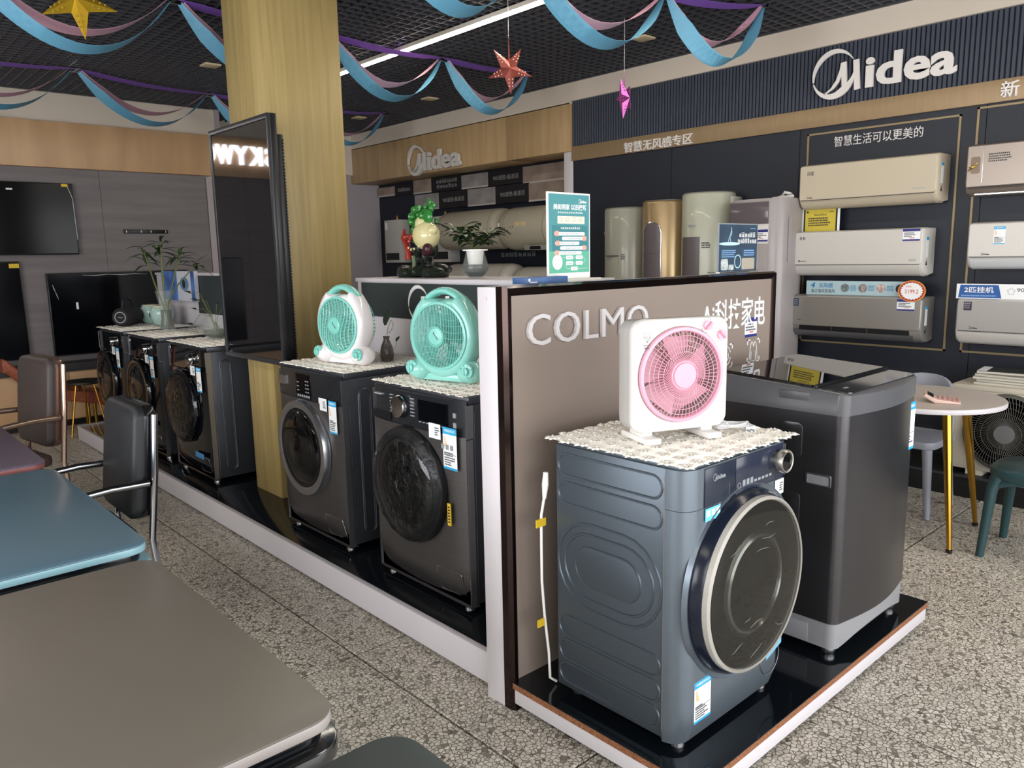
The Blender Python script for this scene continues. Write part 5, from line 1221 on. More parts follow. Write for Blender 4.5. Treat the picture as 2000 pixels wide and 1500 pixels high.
# ---------------------------------------------------------------- water heaters in the recess
M_tank = mat('tank_champagne', '#aba593', 0.3, coat=0.15)
M_tank2 = mat('tank_white', '#bdb9b0', 0.25, coat=0.15)
def tank(y0, y1, zc, r, label, m, panel=True, xc=5.745):
    t = thing('water_heater', label, 'water heater', (xc, y1, zc), -90)
    L_ = y1 - y0
    prof = [(0.0005, 0.0), (r * 0.55, 0.008), (r * 0.85, 0.035), (r * 0.97, 0.075), (r, 0.12), (r, L_ - 0.12), (r * 0.97, L_ - 0.075), (r * 0.85, L_ - 0.035), (r * 0.55, L_ - 0.008), (0.0005, L_)]
    MB().lathe(prof, (0, 0, 0), 'x', 40).build('shell', m, t, smooth=60)
    MB().lathe([(r * 1.002, 0.13), (r * 1.004, 0.133), (r * 1.002, 0.136)], (0, 0, 0), 'x', 40, closed=True).lathe([(r * 1.002, L_ - 0.136), (r * 1.004, L_ - 0.133), (r * 1.002, L_ - 0.13)], (0, 0, 0), 'x', 40, closed=True).build('end_seam', mat('tank_seam', '#6d685f', 0.4), t)
    MB().box(0.2, 0.26, r * 0.7, 5.985 - xc, -0.05, 0.1).box(L_ - 0.26, L_ - 0.2, r * 0.7, 5.985 - xc, -0.05, 0.1).build('bracket', M_steel, t)
    if panel:
        b = MB().box(L_ * 0.52, L_ * 0.97, -r * 0.92, -r * 0.45, -r * 1.02, -r * 0.78).build('control_box', mat('tank_box', '#8e8c88', 0.35), t, bevel=0.01)
        MB().box(L_ * 0.62, L_ * 0.8, -r * 0.935, -r * 0.9, -r * 0.98, -r * 0.84).build('display_window', M_bgloss, b)
    for k in range(7):
        pass
    lf = MB(); rr_ = random.Random(int(zc * 100))
    for k in range(12):
        x = 0.14 + rr_.uniform(0, 0.16); z = rr_.uniform(-0.06, 0.02); a = math.asin(max(-1, min(1, z / r)))
        lf.box(x, x + 0.014, -r * math.cos(a) - 0.001, -r * math.cos(a) + 0.004, z, z + 0.02)
    lf.build('leaf_print', mat('tank_leaf_print', '#7b756c', 0.5), t, smooth=0)
    return t
tk = tank(6.30, 7.43, 1.815, 0.220, 'champagne cylindrical water heater behind the potted plant', M_tank, False)
tk2 = tank(5.42, 6.27, 1.80, 0.222, 'wide champagne cylindrical water heater half behind the green poster', M_tank, xc=5.70)
MB().box(0.33, 0.39, -0.2235, -0.20, 0.02, 0.06).box(0.42, 0.48, -0.2235, -0.20, 0.02, 0.06).build('lit_digits', mat('tank_gold_digits', '#cdb98a', 0.3), tk2)
MB().box(0.03, 0.11, -0.195, -0.16, 0.0, 0.06).build('paper_sticker', M_paper, tk2)
tank(6.16, 7.36, 1.225, 0.215, 'lower white cylindrical water heater behind the glass flower pot', M_tank2, False)
tank(5.42, 6.15, 1.200, 0.205, 'lower champagne cylindrical water heater above the blue carton', M_tank2, False)
def gas_heater(y1, label):
    t = thing('gas_water_heater', label, 'water heater', (5.984, y1, 1.46), -90)
    MB().box(0, 0.36, -0.155, 0.0, 0.0, 0.55).build('casing', mat('heater_white', '#bdbab4', 0.35), t, bevel=0.006)
    MB().box(0.02, 0.32, -0.158, -0.15, 0.035, 0.125).build('display_window', M_bgloss, t)
    MB().lathe([(0.018, 0.55), (0.018, 0.60), (0.012, 0.61)], (0.2, -0.08, 0), 'z', 14).build('gas_inlet', mat('brass', '#b08d5a', 0.3, metal=0.8), t)
    MB().box(0.025, 0.07, -0.1565, -0.155, 0.43, 0.52).build('side_label', M_paper, t)
    return t
gas_heater(8.87, 'white gas water heater at the left end of the dark recess')
gas_heater(7.84, 'white gas water heater half hidden behind the jade cabbage ornament')
# staggered banners under the fascia
M_bdark = mat('banner_black', '#1d1c1f', 0.5)
def banner(y1, y0, z0, z1, split, label, lines, pic, x):
    t = thing('banner', label, 'banner', (x, y1, z0), -90, group=None)
    L_ = y1 - y0; H_ = z1 - z0
    MB().box(0, L_, -0.01, 0, 0, H_).build('board', M_bdark, t)
    if split > 0:
        MB().box(0, split, -0.012, -0.01, 0.0, H_).build('printed_photo', pic, t)
        MB().box(0, split, -0.013, -0.012, 0.0, 0.018).build('photo_shelf', mat('photo_pale', '#b9b4ae', 0.5), t)
    n = len(lines)
    for k, s_ in enumerate(lines):
        if s_[0] == '#':
            glyphs('banner_lettering', int(s_[1:]), split + (L_ - split) * 0.52, H_ * (0.5 + (0.5 - (k + 0.5) / n) * 0.7), -0.01, (L_ - split) * 0.7, 0.045, mat('banner_print', '#8f8d8c', 0.5), t, 0.002, k)
            continue
        txt('banner_lettering', s_, split + (L_ - split) * 0.52, H_ * (0.5 + (0.5 - (k + 0.5) / n) * 0.7), -0.01, min((L_ - split) * 0.74, 0.05 * len(s_) + 0.1), 0.055 if n == 1 else 0.045, mat('banner_print', '#8f8d8c', 0.5), t, 0.002)
    return t
P1 = mat('photo_grey_room', '#8e8a88', 0.5, noise=((6, 6, 6), 0.25, 3)); P2 = mat('photo_warm_room', '#8f8074', 0.5, noise=((5, 5, 5), 0.3, 3))
banner(8.34, 7.37, 2.315, 2.485, 0.38, 'upper dark banner with two text lines, left of the 90S banners', ['#8', '#7'], P2, 5.955)
banner(7.365, 6.31, 2.305, 2.465, 0.48, 'upper dark banner with pale room photo and 90S lettering', ['90S速热·极速浴'], P1, 5.955)
banner(6.305, 5.38, 2.285, 2.465, 0.92, 'upper banner all warm room photo at the right end', [], P2, 5.955)
banner(8.285, 7.23, 2.105, 2.298, 0.50, 'lower left dark banner with pale photo and 90S lettering', ['90S速热·极速浴'], P1, 5.93)
banner(7.225, 6.195, 2.098, 2.292, 0.49, 'lower middle dark banner with pale photo and 90S lettering', ['90S速热·极速浴'], P1, 5.93)
banner(6.19, 5.38, 2.090, 2.282, 0.80, 'lower banner with warm room photo at the right end, above the wide heater', [], P2, 5.93)
banner(9.16, 8.36, 2.33, 2.45, 0.40, 'short dark banner with warm photo at the far left end of the recess', ['#6'], P2, 5.955)
s = thing('sign_lettering', 'faint grey Chinese lettering on the navy wall between upper and lower heaters', 'sign', (5.984, 6.75, 1.535), -90)
glyphs('lettering', 8, 0.3, 0.0, 0.0, 0.58, 0.05, M_txtg, s, 0.002)
# ================================================================ RIGHT: CAFE TABLE, CHAIRS, OUTDOOR UNIT
M_ttop = mat('pale_tabletop', '#bdb4ae', 0.4, noise=((3, 3, 3), 0.05, 3))
M_brass = mat('brushed_gold_leg', '#b98f3c', 0.25, metal=1.0)
rt = thing('round_table', 'round white table on tapering gold legs beside the top-loading washer', 'table', (4.38, 1.555, 0))
MB().lathe([(0.0005, 0.715), (0.385, 0.715), (0.392, 0.720), (0.392, 0.738), (0.388, 0.742), (0.0005, 0.742)], (0, 0, 0), 'z', 72).build('tabletop', M_ttop, rt)
MB().lathe([(0.3915, 0.7165), (0.3935, 0.720), (0.3935, 0.738), (0.3915, 0.7405)], (0, 0, 0), 'z', 72, closed=True).build('edge_band', M_white, rt)
for (x, y), (u, v) in zip(((-0.247, -0.266), (0.271, -0.225), (-0.25, 0.25), (0.262, 0.255)), ((-0.17, -0.185), (-0.055, -0.175), (-0.1, 0.17), (0.1, 0.17))):
    if (x, y) == (0.271, -0.225): u, v = 0.055, -0.20
    lg = MB().tube([(u, v, 0.715), ((u + x) / 2, (v + y) / 2, 0.365), (x, y, 0.018)], [0.023, 0.019, 0.0115], 18).build('leg', M_brass, rt)
    MB().lathe([(0.012, 0.02), (0.0155, 0.016), (0.0155, 0.004), (0.012, 0.0)], (x, y, 0), 'z', 14).build('foot_cap', M_bgloss, lg)

# calculator
M_cpk = mat('calculator_pink', '#e3c4b8', 0.4)
ca = thing('calculator', 'pink desk calculator with tilted display on the round table', 'calculator', (4.27, 1.42, 0.7425), 20)
prof = [(-0.085, 0.0), (0.03, 0.0), (0.045, 0.008), (0.085, 0.034), (0.075, 0.046), (0.028, 0.021), (-0.085, 0.010)]
MB().prism([(p[0], p[1]) for p in prof], -0.06, 0.06, 'x').build('casing', M_cpk, ca, bevel=0.004)
o = MB().box(-0.045, 0.045, -0.0015, 0.0015, -0.016, 0.016).build('display', M_bgloss, ca, loc=(0, 0.0515, 0.0365)); o.rotation_euler = (rad(-62), 0, 0)
kb = MB().box(-0.008, 0.008, -0.0065, 0.0065, 0, 0.006).mesh('key', 0.0015, 1)
for i in range(5):
    for j in range(5):
        z = 0.011 + 0.011 * ((-0.074 + 0.021 * j) + 0.085) / 0.113
        link('key', kb, mat('calculator_key', '#b98d88', 0.45), ca, loc=(-0.044 + 0.022 * i, -0.074 + 0.021 * j, z))
# folded spectacles
gl = thing('spectacles', 'folded wire spectacles at the left side of the round table', 'spectacles', (4.12, 1.585, 0.7425), -30)
for sx in (-1, 1):
    MB().tube([(sx * 0.032 + 0.024 * math.cos(a), 0.0, 0.022 + 0.019 * math.sin(a)) for a in [2 * math.pi * k / 24 for k in range(24)]], 0.0012, 5, True).build('lens_rim', M_chrome, gl)
    MB().tube([(sx * 0.057, 0.0, 0.03), (sx * 0.060, 0.03, 0.03), (sx * 0.056, 0.10, 0.026), (sx * 0.05, 0.125, 0.006)], 0.0014, 5).build('temple', M_chrome, gl)
MB().tube([(-0.01, 0, 0.026), (0, -0.002, 0.03), (0.01, 0, 0.026)], 0.0012, 5).build('bridge', M_chrome, gl)

# lilac plastic chair behind the table
M_lil = mat('lilac_plastic', '#8f929e', 0.4)
ch = thing('plastic_chair', 'lilac grey moulded plastic chair behind the round table, against the dark wall', 'chair', (4.76, 1.74, 0), 0)
MB().loft([[(p[0], p[1], z) for p in rrect(-0.2, 0.2, -0.2, 0.2, 0.07, 6)] for z in (0.40, 0.445)]).build('seat', M_lil, ch, bevel=0.01)
loops = []
for k in range(15):
    a = rad(-20 + 130 * k / 14); x = 0.21 * math.sin(a - rad(10)) ; y = -0.0 + 0.21 * math.cos(a)
    ang = rad(-75 + 150 * k / 14)
    px, py = 0.19 * math.sin(ang), 0.02 + 0.19 * math.cos(ang)
    zt = 0.78 - 0.12 * (abs(k - 7) / 7) ** 2.5
    loops.append([(py, px, 0.62), (py, px, zt), (py + 0.022, px * 1.08, zt - 0.004), (py + 0.022, px * 1.08, 0.62)])
MB().loft(loops).build('backrest', M_lil, ch, bevel=0.004)
for sy in (-1, 1):
    MB().tube([(0.12, sy * 0.17, 0.43), (0.13, sy * 0.175, 0.53), (0.09, sy * 0.185, 0.65)], [0.022, 0.018, 0.022], 10).build('back_post', M_lil, ch)
for sx in (-1, 1):
    for sy in (-1, 1):
        MB().tube([(sx * 0.15, sy * 0.15, 0.41), (sx * 0.185, sy * 0.185, 0.0)], [0.028, 0.017], 10).build('leg', M_lil, ch)

# green stool
M_grn = mat('petrol_green_plastic', '#2b474b', 0.35)
stl = thing('plastic_stool', 'petrol green plastic stool at the right edge of the photo', 'stool', (4.38, 0.985, 0))
MB().loft([[(q[0] * k, q[1] * k, z) for q in oval(0.2, 0.2, 40, 3.2)] for k, z in ((0.93, 0.40), (1.0, 0.42), (1.0, 0.445), (0.96, 0.455))]).build('seat', M_grn, stl, smooth=50)
for sx in (-1, 1):
    for sy in (-1, 1):
        pts = [(sx * 0.135, sy * 0.135, 0.425), (sx * 0.16, sy * 0.16, 0.35), (sx * 0.185, sy * 0.185, 0.0)]
        MB().tube(pts, [0.04, 0.026, 0.019], 12).build('leg', M_grn, stl)
b = MB()
for k in range(4):
    a = rad(90 * k); ca_, sa_ = math.cos(a), math.sin(a)
    pts = [(0.155, -0.15 + 0.3 * i / 12, 0.40 - 0.035 * abs(2 * i / 12 - 1) ** 3) for i in range(13)]
    b.tube([(p[0] * ca_ - p[1] * sa_, p[0] * sa_ + p[1] * ca_, p[2]) for p in pts], 0.020, 8)
b.build('apron', M_grn, stl)

# outdoor condenser unit
M_cream = mat('condenser_cream', '#c9c3b4', 0.45)
M_gr = mat('fan_guard_grey', '#54544f', 0.5)
ou = thing('condenser_unit', 'cream outdoor condenser unit with round dark fan guard on the plinth', 'condenser', (5.20, 1.665, 0.141), -90)
MB().box(0, 0.80, 0.0, 0.30, 0.03, 0.545).build('casing', M_cream, ou, bevel=0.006)
MB().box(-0.008, 0.808, -0.006, 0.31, 0.525, 0.555).build('lid', M_cream, ou, bevel=0.004)
for x in (0.1, 0.62): MB().box(x, x + 0.09, 0.0, 0.3, 0.0, 0.03).build('foot', M_cream, ou)
cx, cz, R_ = 0.305, 0.285, 0.225
MB().lathe([(R_ + 0.012, 0.001), (R_ + 0.006, -0.03), (R_ - 0.006, -0.034), (R_ - 0.006, -0.002)], (cx, 0, cz), 'y', 56, closed=True).build('guard_ring', M_gr, ou)
MB().lathe([(R_ - 0.006, -0.001), (0.0005, -0.001)], (cx, 0, cz), 'y', 48).build('fan_opening', M_plen, ou)
g = MB()
for k in range(72):
    a = 2 * math.pi * k / 72
    g.tube([(cx + q * math.cos(a + da), -0.036 - 0.012 * (1 - q / R_), cz + q * math.sin(a + da)) for q, da in ((0.055, 0), (0.10, 0.16), (0.15, 0.28), (0.19, 0.36), (R_ - 0.004, 0.42))], 0.0017, 4)
for q in (0.09, 0.125, 0.16, 0.195):
    g.tube([(cx + q * math.cos(2 * math.pi * k / 48), -0.040 - 0.012 * (1 - q / R_), cz + q * math.sin(2 * math.pi * k / 48)) for k in range(48)], 0.0013, 4, True)
g.build('guard_wires', M_gr, ou)
MB().lathe([(0.055, -0.04), (0.054, -0.055), (0.0005, -0.057)], (cx, 0, cz), 'y', 32).build('guard_hub', mat('guard_hub_grey', '#6b6b6d', 0.5), ou)

# magazines on the unit
for k, (dx, dy, rz, lab, c) in enumerate(((0.0, 0.0, -88, 'bottom magazine of the stack on the condenser unit', '#8d8c84'), (0.006, -0.012, -91, 'second magazine from the bottom of the stack on the condenser unit', '#6c6b66'),
        (-0.004, 0.006, -89, 'third magazine from the bottom of the stack on the condenser unit', '#9b998f'), (0.01, 0.0, -93, 'fourth magazine from the bottom of the stack on the condenser unit', '#77756e'), (0.016, 0.012, -84, 'topmost magazine with dark cover on the condenser unit', '#2f3335'))):
    m_ = thing('magazine', lab, 'magazine', (5.245 + dx, 1.57 + dy - 0.02 * (k == 4), 0.697 + 0.0165 * k), rz, 'magazines on the condenser unit')
    MB().box(0, 0.285, 0, 0.21, 0.0, 0.013).build('pages', mat('paper_edge', '#c4c0b4', 0.7, noise=((3, 3, 400), 0.2, 1)), m_)
    MB().box(-0.001, 0.286, -0.001, 0.211, 0.013, 0.0155).build('cover', mat('magazine_cover_%d' % k, c, 0.4), m_)
    if k == 4: MB().box(0.0, 0.05, -0.001, 0.211, 0.0155, 0.0158).build('cover_band', M_paper, m_)
# ================================================================ LEFT: TELEVISIONS, TABLES, CHAIRS, LOUNGE
M_scr = mat('screen_glass', '#040509', 0.03, spec=0.9)
# portrait display on the column
dv = thing('display_screen', 'tall portrait television screen hung on the wooden column', 'screen', (1.885, 4.668, 0.962), -90)
L_, H_ = 0.775, 1.312
MB().box(0.0, L_, 0.012, 0.045, 0.0, H_).build('frame', M_black, dv, bevel=0.003)
MB().ring(rrect(0, L_, 0, H_, 0.006, 2), rrect(0.022, L_ - 0.022, 0.026, H_ - 0.026, 0.003, 2), -0.004, 0.012).build('bezel', mat('bezel_grey', '#2b2c30', 0.3), dv, bevel=0.001)
MB().box(0.022, L_ - 0.022, 0.002, 0.012, 0.026, H_ - 0.026).build('screen', M_scr, dv)
MB().box(0.10, L_ - 0.015, 0.045, 0.083, 0.015, H_ - 0.10).build('rear_case', M_black, dv, bevel=0.004)
b = MB()
for k in range(70): b.box(L_ - 0.016, L_ - 0.010, 0.076, 0.083, 0.04 + 0.0165 * k, 0.049 + 0.0165 * k)
b.build('vent_teeth', M_black, dv, smooth=0)
MB().box(0.3, 0.5, 0.083, 0.0842, 0.3, 1.0).build('mount_plate', M_steel, dv)

M_scr2 = mat('wall_screen_glass', '#04060b', 0.16, spec=0.22)
def wall_tv(x0, x1, z0, z1, label, tagside=None, corner=True):
    t = thing('television', label, 'television', (x0, 8.458, z0), 0)
    w, h = x1 - x0, z1 - z0
    MB().box(0, w, -0.05, -0.002, 0, h).build('case', M_black, t, bevel=0.004)
    MB().box(0.008, w - 0.008, -0.052, -0.05, 0.012, h - 0.008).build('screen', M_scr2, t)
    return t
v1 = wall_tv(0.55, 2.045, 1.617, 2.278, 'upper wall television beside the stone panel, highest of the three')
MB().box(1.40, 1.455, -0.0535, -0.052, 0.63, 0.655).build('yellow_sticker', MATS['yellow_sticker'], v1)
MB().tube([(1.45, -0.055, 0.63), (1.47, -0.056, 0.57), (1.485, -0.056, 0.52), (1.488, -0.056, 0.3), (1.492, -0.056, 0.14)], 0.003, 6).build('loose_film_edge', mat('film_crease', '#b9bcbc', 0.2), v1)
MB().box(0.95, 1.0, -0.0535, -0.052, 0.585, 0.60).build('paper_label', M_paper, v1)
v2 = wall_tv(0.12, 1.535, 0.655, 1.560, 'wall television at the left edge of the photo, below the highest one')
MB().box(1.33, 1.41, -0.0535, -0.052, 0.845, 0.885).build('yellow_sticker', MATS['yellow_sticker'], v2)
v3 = wall_tv(1.742, 3.05, 0.655, 1.443, 'wall television behind the far end washers')
MB().box(0.225, 0.245, -0.0535, -0.052, 0.44, 0.505).build('paper_label', M_paper, v3)
MB().tube([(0.04 + 0.01 * k, -0.056, 0.68 - 0.035 * k) for k in range(5)], [0.002, 0.004, 0.002, 0.004, 0.001], 5).tube([(0.3 + 0.12 * k, -0.056, 0.765 - 0.008 * (k % 2)) for k in range(6)], [0.001, 0.004, 0.002, 0.004, 0.003, 0.001], 5).build('loose_film_edge', MATS['film_crease'], v3)
br = thing('wall_bracket', 'empty black television bracket on the stone wall', 'bracket', (2.475, 8.459, 1.818))
MB().box(0, 0.425, -0.018, 0, 0, 0.038).build('rail', M_black, br, bevel=0.002)
b = MB()
for x in (0.02, 0.16, 0.255, 0.40): b.box(x, x + 0.006, -0.021, -0.018, 0.008, 0.03)
b.build('rail_hook', M_steel, br)
# low oak cabinet under the televisions
cb = thing('low_cabinet', 'low oak television cabinet with dark top along the back wall', 'cabinet', (-1.2, 8.455, 0))
MB().box(0, 4.5, -0.20, -0.002, 0.06, 0.52).build('body', M_woodx, cb, bevel=0.002)
MB().box(0, 4.5, -0.19, -0.002, 0, 0.06).build('plinth', M_black, cb)
MB().box(-0.01, 4.51, -0.22, -0.002, 0.52, 0.60).build('top', mat('cabinet_top_dark', '#3b3a3c', 0.4), cb, bevel=0.003)
for k in range(6):
    MB().box(0.75 * k + 0.004, 0.75 * (k + 1) - 0.004, -0.214, -0.20, 0.07, 0.51).build('door', M_woodx, cb, bevel=0.002)

# ---------------------------------------------------------------- dining tables
def table(x0, x1, y0, y1, label, topm, edgem, apronm, gapm, h=0.75):
    t = thing('dining_table', label, 'table', ((x0 + x1) / 2, (y0 + y1) / 2, 0))
    w, d = x1 - x0, y1 - y0
    def slab(z0, z1, k, m, name, r=0.06, bv=0.003):
        return MB().prism(rrect(-w / 2 + k, w / 2 - k, -d / 2 + k, d / 2 - k, r, 8), z0, z1, 'z').build(name, m, t, bevel=bv)
    slab(h - 0.004, h, 0.0, topm, 'tabletop', 0.06, 0.0015)
    slab(h - 0.0242, h - 0.0041, 0.0002, edgem, 'edge_band', 0.0598, 0.002)
    slab(h - 0.052, h - 0.0245, 0.016, gapm, 'slide_gap', 0.05)
    ap = slab(h - 0.085, h - 0.0525, -0.008, apronm, 'apron', 0.066)
    slab(h - 0.14, h - 0.0855, 0.22, M_black, 'under_frame', 0.05)
    for sx in (-1, 1):
        for sy in (-1, 1):
            MB().tube([(sx * (w / 2 - 0.09), sy * (d / 2 - 0.09), h - 0.0855), (sx * (w / 2 - 0.07), sy * (d / 2 - 0.07), 0.0)], [0.035, 0.024], 12).build('leg', M_black, t)
    return t
M_gap = mat('black_slide', '#14161c', 0.2)
table(-0.62, 0.612, 1.130, 2.130, 'matte grey rectangular dining table with pale ribbed edge in the foreground', mat('grey_tabletop', '#757069', 0.34), mat('pale_edge', '#b5aeab', 0.35), mat('chrome_apron', '#6d7072', 0.15, metal=0.9), M_gap)
table(-0.62, 0.645, 2.235, 3.380, 'blue topped dining table with light blue edge, second from the camera', mat('blue_tabletop', '#5c798c', 0.25), mat('light_blue_edge', '#8fbac6', 0.3), mat('light_blue_apron', '#86b6c4', 0.35), M_gap)
table(-0.62, 0.650, 3.475, 4.560, 'plum topped dining table with red edge, farthest of the tables', mat('plum_tabletop', '#6b6174', 0.3), mat('red_edge', '#8f5a58', 0.4), mat('dark_apron', '#3c383e', 0.3), M_gap)
table(-0.45, 0.655, 0.10, 1.022, 'dark green grey table corner at the bottom edge of the photo', mat('dark_green_tabletop', '#3d4344', 0.33), mat('dark_green_edge', '#3c4446', 0.35), M_black, M_gap)

# ---------------------------------------------------------------- armchairs
def armchair(loc, rz, label, pad, padside, metalm, seatm):
    """front of the chair is -y"""
    t = thing('dining_armchair', label, 'chair', loc, rz)
    W_ = 0.46
    # padded backrest, leaning back
    def lean(p): z = p[2]; return (p[0], p[1] + 0.16 * (z - 0.45) ** 1.0 * 0.7, z)
    pts = rrect(-W_ / 2 + 0.02, W_ / 2 - 0.02, 0.50, 0.96, 0.05, 6)
    MB().loft([[lean((p[0] * k, y, 0.73 + (p[1] - 0.73) * k)) for p in pts] for k, y in ((0.92, 0.165), (0.985, 0.175), (1.0, 0.19), (1.0, 0.205))]).build('back_pad', pad, t, smooth=60)
    MB().loft([[lean((p[0] * k, y, 0.73 + (p[1] - 0.73) * k)) for p in pts] for k, y in ((1.005, 0.205), (1.005, 0.24), (0.97, 0.25))]).build('back_shell', padside, t, smooth=60)
    # frame: uprights running down as rear legs
    for sx in (-1, 1):
        MB().tube([lean((sx * W_ / 2, 0.235, 0.93)), lean((sx * (W_ / 2 + 0.006), 0.24, 0.70)), (sx * (W_ / 2 + 0.006), 0.235, 0.42), (sx * (W_ / 2 + 0.01), 0.27, 0.0)], 0.017, 10, flat=0.8).build('rear_leg', metalm, t)
        MB().tube([lean((sx * (W_ / 2 + 0.005), 0.22, 0.655)), (sx * (W_ / 2 + 0.012), 0.1, 0.66), (sx * (W_ / 2 + 0.012), -0.12, 0.645), (sx * (W_ / 2 + 0.012), -0.21, 0.62), (sx * (W_ / 2 + 0.008), -0.225, 0.45), (sx * (W_ / 2), -0.22, 0.0)], 0.015, 10, flat=0.8).build('arm', metalm, t)
    MB().tube([lean((-W_ / 2, 0.24, 0.52)), lean((W_ / 2, 0.24, 0.52))], 0.012, 8).build('cross_rail', metalm, t)
    MB().prism(rrect(-W_ / 2 + 0.005, W_ / 2 - 0.005, -0.22, 0.20, 0.06, 6), 0.405, 0.46, 'z').build('seat', seatm, t, bevel=0.018, seg=3)
    return t
M_blk = mat('black_vinyl', '#1b1e22', 0.5, bump=(120, 0.15, 0.001))
armchair((0.70, 3.45, 0), -90, 'black padded armchair with chrome frame facing the blue and plum tables', M_blk, mat('black_gloss_shell', '#17181c', 0.15), mat('chrome_dark', '#a4a6aa', 0.18, metal=1.0), M_blk)
chb = armchair((0.70, 4.975, 0), -80, 'bronze framed padded armchair behind the black armchair', mat('dark_brown_vinyl', '#3a3230', 0.5), mat('bronze_shell', '#7c655c', 0.3, metal=0.6), mat('bronze_tube', '#b59c8c', 0.25, metal=0.9), mat('brown_vinyl_seat', '#4a3e3a', 0.5))
armchair((0.10, 5.10, 0), 98, 'bronze framed armchair partly cut off at the left edge of the photo', MATS['dark_brown_vinyl'], MATS['bronze_shell'], MATS['bronze_tube'], MATS['brown_vinyl_seat'])
chb.scale = (1, 1, 1.06)

# ---------------------------------------------------------------- lounge seat and side table far left
M_lea = mat('rust_leather', '#8c4a34', 0.5, bump=(14, 0.5, 0.03))
lo = thing('lounge_seat', 'rust brown leather lounge seat with sagging folds in front of the low cabinet', 'sofa', (1.62, 8.05, 0), 90)
def sheet(path, x0, x1, th, seed):
    r = random.Random(seed); loops = []
    for k in range(13):
        x = x0 + (x1 - x0) * k / 12
        top = [(x, y, z + 0.012 * math.sin(9 * x + 7 * y)) for y, z in path]
        bot = [(x, y, z - th) for y, z in reversed(path)]
        loops.append(top + bot)
    return MB().loft(loops)
path = [(-0.42, 0.28), (-0.38, 0.33), (-0.25, 0.36), (-0.1, 0.40), (0.05, 0.44), (0.2, 0.53), (0.31, 0.65), (0.37, 0.71), (0.40, 0.71)]
sheet(path, -0.16, 0.16, 0.11, 3).build('seat_cushion', M_lea, lo, bevel=0.02, smooth=70)
b = MB()
for k in range(4):
    b.tube([(-0.15 + 0.06 * j, -0.33 + 0.15 * k + 0.02 * math.sin(2 * j + k), 0.345 + 0.045 * k + 0.012 * math.sin(j * 1.3)) for j in range(6)], [0.008, 0.02, 0.026, 0.024, 0.018, 0.006], 8)
b.build('fold', M_lea, lo)
for sx in (-0.12, 0.12):
    for sy, z in ((-0.3, 0.25), (0.25, 0.42)): MB().cyl((sx, sy, 0), 0.014, 0.0, z, 'z', 10).build('leg', M_brass, lo)
sd = thing('side_table', 'small dark round side table on thin gold legs beside the lounge seat', 'table', (1.86, 6.95, 0))
sd.location = (1.80, 7.71, 0)
MB().lathe([(0.0005, 0.47), (0.165, 0.47), (0.172, 0.478), (0.172, 0.49), (0.0005, 0.494)], (0, 0, 0), 'z', 40).build('tabletop', mat('dark_round_top', '#2a2726', 0.4), sd)
for k in range(3):
    a = rad(200 + 120 * k); MB().tube([(0.08 * math.cos(a), 0.08 * math.sin(a), 0.47), (0.17 * math.cos(a), 0.17 * math.sin(a), 0.0)], 0.008, 8).build('leg', M_brass, sd)
# ================================================================ GARLANDS AND STARS
M_rp = mat('ribbon_pink', '#c296a6', 0.55, sheen=0.2); M_rb = mat('ribbon_blue', '#5a94b0', 0.55); M_rv = mat('ribbon_purple', '#7550a8', 0.6)
def ribbon(pts, wv, half):
    loops = []
    for p, v in zip(pts, wv):
        p = Vector(p); v = Vector(v).normalized() * half; n = Vector((0, 0, 0.0006))
        loops.append([tuple(p - v - n), tuple(p + v - n), tuple(p + v + n), tuple(p - v + n)])
    return MB().loft(loops)
def swag(t, name, m, a, b_, sag, half, twist, dy=0.0, n=22):
    pts, wv = [], []
    for k in range(n + 1):
        f = k / n; s_ = 4 * f * (1 - f)
        edge = min(1.0, 0.25 + 6 * min(f, 1 - f))
        x = a[0] + (b_[0] - a[0]) * f; y = a[1] + (b_[1] - a[1]) * f + dy * s_; z = a[2] + (b_[2] - a[2]) * f - sag * s_
        ph = rad(twist[0] + (twist[1] - twist[0]) * f)
        slope = (b_[2] - a[2]) - sag * 4 * (1 - 2 * f); tx = Vector((b_[0] - a[0], b_[1] - a[1], slope)).normalized()
        side = Vector((0, 1, 0)); side = (side - tx * side.dot(tx)).normalized(); up = tx.cross(side)
        pts.append((x, y, z)); wv.append(side * math.cos(ph) + up * math.sin(ph))
    b = MB(); loops = []
    for k, (p, v) in enumerate(zip(pts, wv)):
        f = k / n; hw = half * min(1.0, 0.3 + 5 * min(f, 1 - f))
        p = Vector(p); v = v * hw; nn = Vector((0, 0, 0.0007))
        loops.append([tuple(p - v - nn), tuple(p + v - nn), tuple(p + v + nn), tuple(p - v + nn)])
    return b.loft(loops).build(name, m, t, smooth=60)
def garland(label, peaks, sag_b, sag_p, tw, y_off=0.05):
    t = thing('ribbon_garland', label, 'garland', (0, 0, 0), 0, 'ribbon garlands under the ceiling')
    for k in range(len(peaks) - 1):
        a, b_ = peaks[k], peaks[k + 1]
        swag(t, 'purple_ribbon', M_rv, (a[0], a[1], 3.095), (b_[0], b_[1], 3.095), 0.03, 0.042, (-12, -4))
        A = (a[0] + 0.03, a[1], 3.075); B = (b_[0] - 0.03, b_[1], 3.075)
        swag(t, 'blue_swag', M_rb, A, B, sag_b, 0.052, tw[k % len(tw)], -y_off)
        swag(t, 'pink_swag', M_rp, (A[0] + 0.02, A[1], A[2] + 0.005), (B[0] - 0.02, B[1], B[2] + 0.005), sag_p, 0.042, tw[k % len(tw)], y_off)
        MB().box(b_[0] - 0.035, b_[0] + 0.035, b_[1] - 0.006, b_[1] + 0.006, 3.068, 3.11).build('clip', M_chrome, t)
    return t
garland('middle ribbon garland passing behind the column, with blue and pink swags', [(0.80, 5.05), (1.90, 5.06), (2.98, 5.15), (4.047, 5.20), (4.93, 5.12)], 0.36, 0.25, [(-40, 5)])
